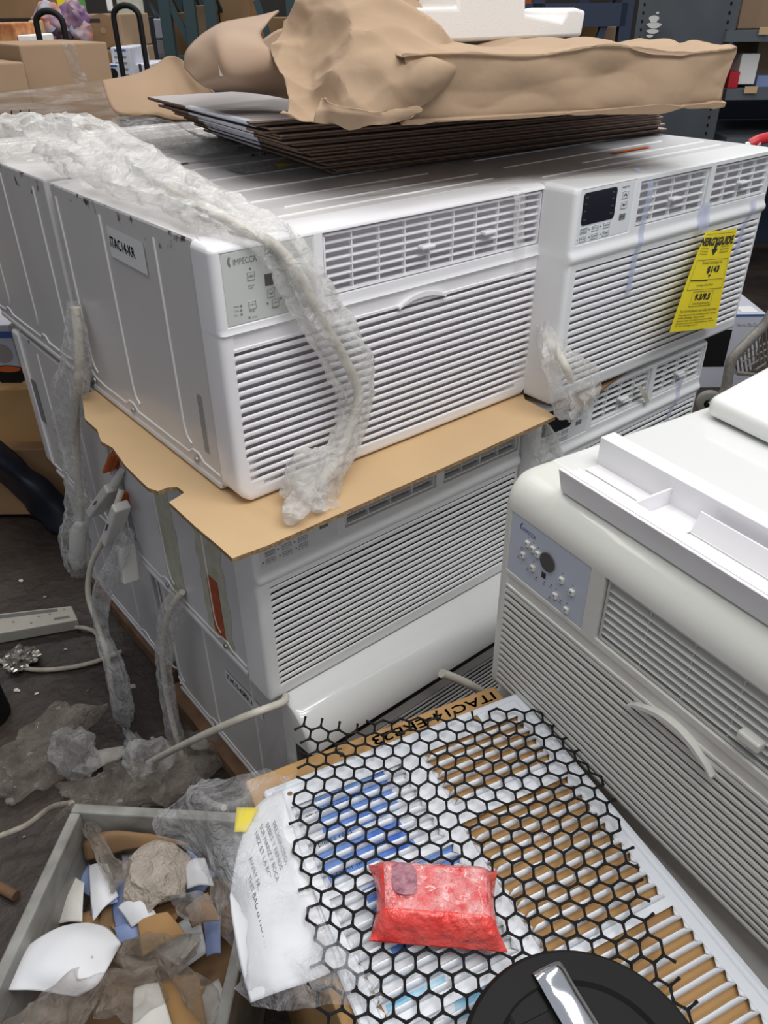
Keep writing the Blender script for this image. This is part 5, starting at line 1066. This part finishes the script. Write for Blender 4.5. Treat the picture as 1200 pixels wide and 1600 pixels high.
bx = [(268, 298, 20, 88, 4.8, 'card_dark'), (308, 342, 8, 88, 4.8, 'card_bg'), (345, 392, -40, 40, 4.9, 'card_dark'), (345, 385, 42, 100, 4.9, 'card_bg'), (395, 450, 28, 95, 4.9, 'card_dark'), (232, 258, 30, 60, 4.8, 'boxwhite'), (232, 258, 62, 88, 4.8, 'card_top'), (466, 500, 30, 90, 4.9, 'card_bg'),
      (905, 930, 30, 80, 4.5, 'carton_tan'), (935, 972, 42, 80, 4.5, 'card_bg'), (860, 900, 20, 80, 4.6, 'card_dark'), (640, 700, -60, 6, 4.6, 'carton_tan'), (700, 745, -60, 8, 4.6, 'red'), (745, 800, -60, 4, 4.6, 'carton_tan'), (822, 835, -20, 8, 4.4, 'orange')]
nms = ['brown carton on the teal rack right of the hand truck', 'tan carton on the teal rack above the curled board', 'dark carton high on the teal rack', 'tan carton low on the teal rack behind the curled board', 'dark carton on the teal rack near the kraft heap', 'small white box on the teal rack by the navy cover', 'grey box below the small white box on the teal rack', 'carton behind the top of the kraft heap', 'orange-brown carton right of the foam peg', 'tan carton on the navy rack beside the diagonal brace', 'dark carton behind the foam peg', 'tan carton above the styrofoam, left one', 'red carton above the styrofoam', 'tan carton above the styrofoam, right one', 'orange box above the styrofoam at its right']
for i, (u0, u1, v0, v1, d, m_) in enumerate(bx):
    o, w, h = facing('rack_carton', u0, u1, v0, v1, d, 0.4, m_, nms[i], 'box', 0.004, None, 'cartons on the far racks')
# grey shelf unit
d = 5.2; sh = empty('steel_shelf_unit', P(985, 220, d), 0, 'grey perforated steel shelf unit with cartons at upper right', 'shelf unit'); inv_ = Matrix.Translation(-sh.location)
def put(mb, nm, m='greysteel', par=sh, bevel=0): o = mb.build(nm, M[m], bevel=bevel); o.parent = par; o.matrix_parent_inverse = inv_; return o
A0 = P(985, 100, d); A1 = P(1135, 100, 4.70); 
mb = MB(); a = Vector((A0.x, A0.y, FZ)); b2 = Vector((A1.x, A1.y, FZ)); dv = (b2 - a).normalized(); nv = Vector((-dv.y, dv.x, 0))
a_ = Vector((P(992, 0, d).x, P(992, 0, d).y, FZ)); 
mb.add([a, b2, b2 + Z_ * 2.2, a + Z_ * 2.2, a + nv * .02, b2 + nv * .02, b2 + nv * .02 + Z_ * 2.2, a + nv * .02 + Z_ * 2.2], BF); put(mb, 'side_panel')
mb = MB()
for base, off in ((a, 0.022), (b2, -0.022)):
    for k in range(40):
        c = base + dv * off * 1.8 + Z_ * (0.45 + k * 0.040) - nv * .0015; mb.add([c + dv * .007 * math.cos(t * math.pi / 4) + Z_ * .009 * math.sin(t * math.pi / 4) for t in range(8)], [tuple(range(8))])
put(mb, 'perforation', 'black')
mb = MB(); c = P(1022, 42, 5.05) - nv * .012
for k, (du, dz, w_, h_) in enumerate(((0, 0.02, .018, .010), (.004, .004, .026, .008), (0.002, -.012, .022, .006), (-.006, -.024, .012, .004), (.01, .036, .006, .003))):
    mb.add([c + dv * 1.8 * (du + w_ * math.cos(t) * (1 + .2 * math.sin(3 * t))) + Z_ * 1.8 * (dz + h_ * math.sin(t)) for t in [i * math.pi / 8 for i in range(16)]], [tuple(range(16))])
put(mb, 'paint_splash', 'foam')
sd_ = SS
for v, nm in ((48, 'shelf'), (140, 'shelf'), (215, 'shelf')):
    p = P(1136, v, 4.70); mb = MB(); mb.add([p, p + SS * 2.0, p + SS * 2.0 + GG * .8, p + GG * .8, p - Z_ * .05, p + SS * 2.0 - Z_ * .05, p + SS * 2.0 + GG * .8 - Z_ * .05, p + GG * .8 - Z_ * .05], [(0, 1, 2, 3), (7, 6, 5, 4), (0, 4, 5, 1), (1, 5, 6, 2), (2, 6, 7, 3), (3, 7, 4, 0)]); put(mb, nm)
for k_, (u0, u1, v0, v1) in enumerate(((1185, 1200, 42, 54), (1162, 1182, 135, 146))):
    p = P(u0, v1, 4.68); w = (P(u1, v1, 4.68) - p).dot(SS); h = (P(u0, v0, 4.68) - p).z; mb = MB(); mb.add([p, p + SS * w, p + SS * w + Z_ * h, p + Z_ * h], [(0, 1, 2, 3)]); put(mb, 'shelf_label', 'card')
p = P(1136, 0, 5.6); mb = MB(); q0 = Vector((p.x, p.y, FZ)); mb.add([q0, q0 + SS * 2.2, q0 + SS * 2.2 + Z_ * 2.2, q0 + Z_ * 2.2], [(0, 1, 2, 3)]); put(mb, 'back_panel', 'navy')
for (u0, u1, v0, v1, dd_, m_, lab) in ((1152, 1230, -20, 45, 4.85, 'card_bg', 'brown carton on the upper shelf at the top right corner'), (1138, 1150, -10, 42, 4.80, 'boxwhite', 'slim white box beside the carton on the upper shelf'), (1150, 1178, 84, 132, 4.80, 'foam', 'white box standing on the lower shelf at right'), (1136, 1152, 112, 138, 4.78, 'red', 'red container beside the white box on the shelf'), (1180, 1230, 118, 138, 4.85, 'bluepaper', 'blue packet on the lower shelf at the right edge'), (1175, 1230, 62, 116, 5.00, 'card_bg', 'brown carton behind the blue packet on the shelf')):
    facing('shelf_box', u0, u1, v0, v1, dd_, 0.3, m_, lab, 'box')
# goods at upper left
o, w, h = facing('fan_carton', 134, 196, 22, 76, 3.3, 0.4, 'card_bg', 'tan carton with a printed round fan at upper left'); onround(o, 'fan_picture', w, h, 0.52, 0.52, 0.052, 'card_dark'); onround(o, 'fan_hub_picture', w, h, 0.52, 0.52, 0.010, 'card_bg', -.0025)
q = MB(); rect(q, lambda a, c: Vector((a, -.002, c)), 0.012, 0.07, h - 0.026, h - 0.014); q.v and q.build('carton_print', M['ink'], o)
o, w, h = facing('fan_carton', 160, 205, 77, 122, 3.3, 0.4, 'card_bg', 'second tan fan carton under the one with the printed fan'); onround(o, 'fan_picture', w, h, 0.3, 0.4, 0.045, 'card_dark')
o, w, h = facing('printed_carton', 180, 210, 74, 124, 3.15, 0.25, 'boxwhite', 'tall white carton with small blue print by the hand truck')
q = MB(); [rect(q, lambda a, c: Vector((a * w, -.0015, c * h)), 0.2, 0.8, 0.88, 0.94)]; q.build('blue_print', M['boxblue'], o); q = MB()
for i in range(4):
    for j in range(2): rect(q, lambda a, c: Vector((a * w, -.0015, c * h)), 0.15 + .42 * j, 0.35 + .42 * j, 0.1 + i * .19, 0.16 + i * .19)
q.build('icon_print', M['inkgrey'], o)
o, w, h = facing('printed_carton', 165, 187, 101, 125, 3.1, 0.25, 'boxwhite', 'low white carton with black picture beside the taped carton'); onround(o, 'picture', w, h, 0.6, 0.4, 0.018, 'black'); onface(o, 'blue_band', w, h, 0, 1, .85, 1, 'boxblue')
o, w, h = facing('printed_carton', 211, 240, 100, 122, 3.2, 0.25, 'boxwhite', 'white carton with dark stripes behind the second hand truck'); onface(o, 'dark_stripe', w, h, .3, .45, 0, 1, 'ink')
facing('lattice_box', -20, 29, 36, 72, 2.9, 0.25, 'orange', 'orange lattice-patterned box at the upper left edge')[0].data.materials[0] = mat('orange_lattice', (0.62, 0.28, 0.10), 0.5, 0, 0, 30, col2=(0.35, 0.12, 0.04))
facing('white_bin', 30, 52, 55, 72, 2.9, 0.2, 'foam', 'white open bin behind the left carton', 'bin')
facing('carton', 52, 66, 32, 72, 3.1, 0.2, 'card', 'tan carton flap left of the hand truck')
for (u, v, rx, m_, lab) in ((78, 32, .045, 'multi', 'colourful wrapped goods behind the first hand truck'), (100, 45, .04, 'purple', 'purple wrapped bag above the taped carton'), (115, 28, .04, 'purple', 'lilac wrapped bag beside the fan carton'), (126, 52, .04, 'multi', 'colourful packs beside the fan carton'), (88, 40, .03, 'green', 'green wrapped pack behind the first hand truck')):
    tag(blob('wrapped_goods', P(u, v, 3.2), (rx, rx, rx), M[m_], None, int(u), 0.4, 18, 0, 4), lab, 'package')
facing('yellow_sign', 91, 111, -8, 17, 3.6, 0.02, 'yellow', 'yellow sign hanging at the top left', 'sign')
facing('green_bottle_pack', 120, 130, -10, 28, 3.4, 0.06, 'green', 'green and white pack hanging above the fan carton', 'package')
facing('shelf_clutter', -20, 60, -40, 30, 3.6, 0.4, 'card_dark', 'dark carton on the shelf in the top left corner')
facing('narrow_board', 168, 176, -20, 18, 3.8, 0.02, 'foam', 'narrow white panel behind the fan carton', 'panel')
facing('navy_cover', 192, 236, 26, 98, 3.7, 0.15, 'tarp', 'navy blue cover hanging behind the second hand truck', 'cover', bottom=-0.2)
facing('torn_poster', 186, 226, -30, 30, 3.9, 0.02, 'glue', 'cream torn poster above the navy cover', 'poster')
def truck(label, u0, u1, vtop, vbot, d):
    a = P(u0, vbot, d); b2 = P(u1, vbot, d); w = (b2 - a).dot(SS); zt_ = P((u0 + u1) / 2, vtop, d).z; r = empty('hand_truck', Vector((a.x, a.y, FZ)), 0, label, 'hand truck'); inv2 = Matrix.Translation(-r.location)
    c = a + SS * w / 2; pts = [Vector((a.x, a.y, FZ + .1))] + [Vector((c.x, c.y, 0)) - SS * (w / 2) * math.cos(t) + Z_ * (zt_ - w / 2 * .8 + w / 2 * .8 * math.sin(t)) for t in [math.pi * k / 12 for k in range(13)]] + [Vector((b2.x, b2.y, FZ + .1))]
    def put2(mb, nm): o = mb.build(nm, M['black'], smooth=50); o.parent = r; o.matrix_parent_inverse = inv2
    put2(MB().tube(pts, 0.009, 8), 'frame_tube')
    mb = MB()
    for z in (zt_ - .22, zt_ - .42, zt_ - .7, FZ + .25): mb.bar(Vector((a.x, a.y, z)), Vector((b2.x, b2.y, z)), .012, .03)
    mb.bar(Vector((c.x, c.y, zt_ - .22)), Vector((c.x, c.y, FZ + .2)), .025, .012); put2(mb, 'cross_bar')
    for s in (-1, 1): mb = MB(); mb.lathe([(0, -.02), (.08, -.02), (.1, 0), (.08, .02), (0, .02)], c + SS * s * (w / 2 + .04) + Z_ * (FZ + .1 - c.z), 20, 0, Matrix.Rotation(GY, 3, 'Z') @ Matrix.Rotation(R_(90), 3, 'Y')); put2(mb, 'wheel')
truck('black hand truck with arched handle behind the left carton', 64, 105, 17, 70, 2.75)
truck('black hand truck with arched handle before the navy cover', 193, 232, 8, 120, 2.95)

# microwave box and cart at right
o, w, h = facing('microwave_box', 1050, 1172, 492, 592, 3.15, 0.35, 'boxwhite', 'white and blue microwave box on the floor behind the cart', bottom=FZ)
onface(o, 'oven_window_picture', w, h, 0.20, 0.62, 0.30, 0.80, 'black'); onface(o, 'blue_edge', w, h, 0.5, 1, 0.97, 1.0, 'boxblue')
q = MB(); text(q, 'Horno De Cocina', lambda a, c: Vector((a, -.002, c)), w * .66, h * .84, 0.022, 0, w * .32); disc(q, lambda x, z: Vector((w * .80 + x, -.002, h * .55 + z)), 0, 0, .001); q.build('box_print', M['inkgrey'], o)
q = MB(); rect(q, lambda a, c: Vector((w * a, .02 + .08 * c, h + .001)), .72, .92, 0, 1); q.build('white_sticker', M['paper'], o)
dc = 2.75; ctt = empty('shopping_cart', P(1120, 640, dc), 0, 'worn metal shopping cart with red handle at the right edge', 'cart'); inv3 = Matrix.Translation(-ctt.location)
def put3(mb, nm, m, sm=50): o = mb.build(nm, M[m], smooth=sm); o.parent = ctt; o.matrix_parent_inverse = inv3
put3(MB().tube(cr([P(1240, 430, dc), P(1200, 500, dc), P(1175, 528, dc), P(1146, 558, dc), P(1140, 575, dc), P(1132, 612, dc), P(1112, 634, dc)], 5), 0.019, 10), 'frame_tube', 'tubegrey')
mb = MB()
for k in range(9): mb.tube([P(1148 + k * 6, 560 - k * 6, dc + .02), P(1152 + k * 6, 585 - k * 2, dc + .1), P(1260, 590 - k * 1, dc + .35)], 0.004, 5)
for k in range(7): mb.tube([P(1145 + k * 12, 562 + k * 5, dc + .03), P(1230, 520 + k * 9, dc + .25)], 0.004, 5)
mb.tube([P(1150, 582, dc), P(1215, 590, dc + .1)], 0.008, 6)
put3(mb, 'wire_basket', 'tubegrey')
wc = P(1108, 629, 2.89); mt3 = Matrix.Rotation(GY + R_(70), 3, 'Z') @ Matrix.Rotation(R_(90), 3, 'Y')
mb = MB(); mb.lathe([(0.02, -.016), (.045, -.016), (.052, -.008), (.052, .008), (.045, .016), (.02, .016)], wc, 28, 0, mt3); put3(mb, 'caster_tyre', 'rubber')
mb = MB(); mb.lathe([(0.0, -.018), (.015, -.018), (.02, -.012), (.02, .012), (0, .018)], wc, 18, 0, mt3); put3(mb, 'caster_hub', 'black')
put3(MB().tube([P(1172, 226, 2.2), P(1184, 219, 2.2), P(1260, 200, 2.3)], 0.014, 8), 'push_handle', 'red')
put3(MB().tube([P(1168, 240, 2.2), P(1169, 228, 2.2), P(1186, 222, 2.2)], 0.012, 8), 'handle_end', 'foam')
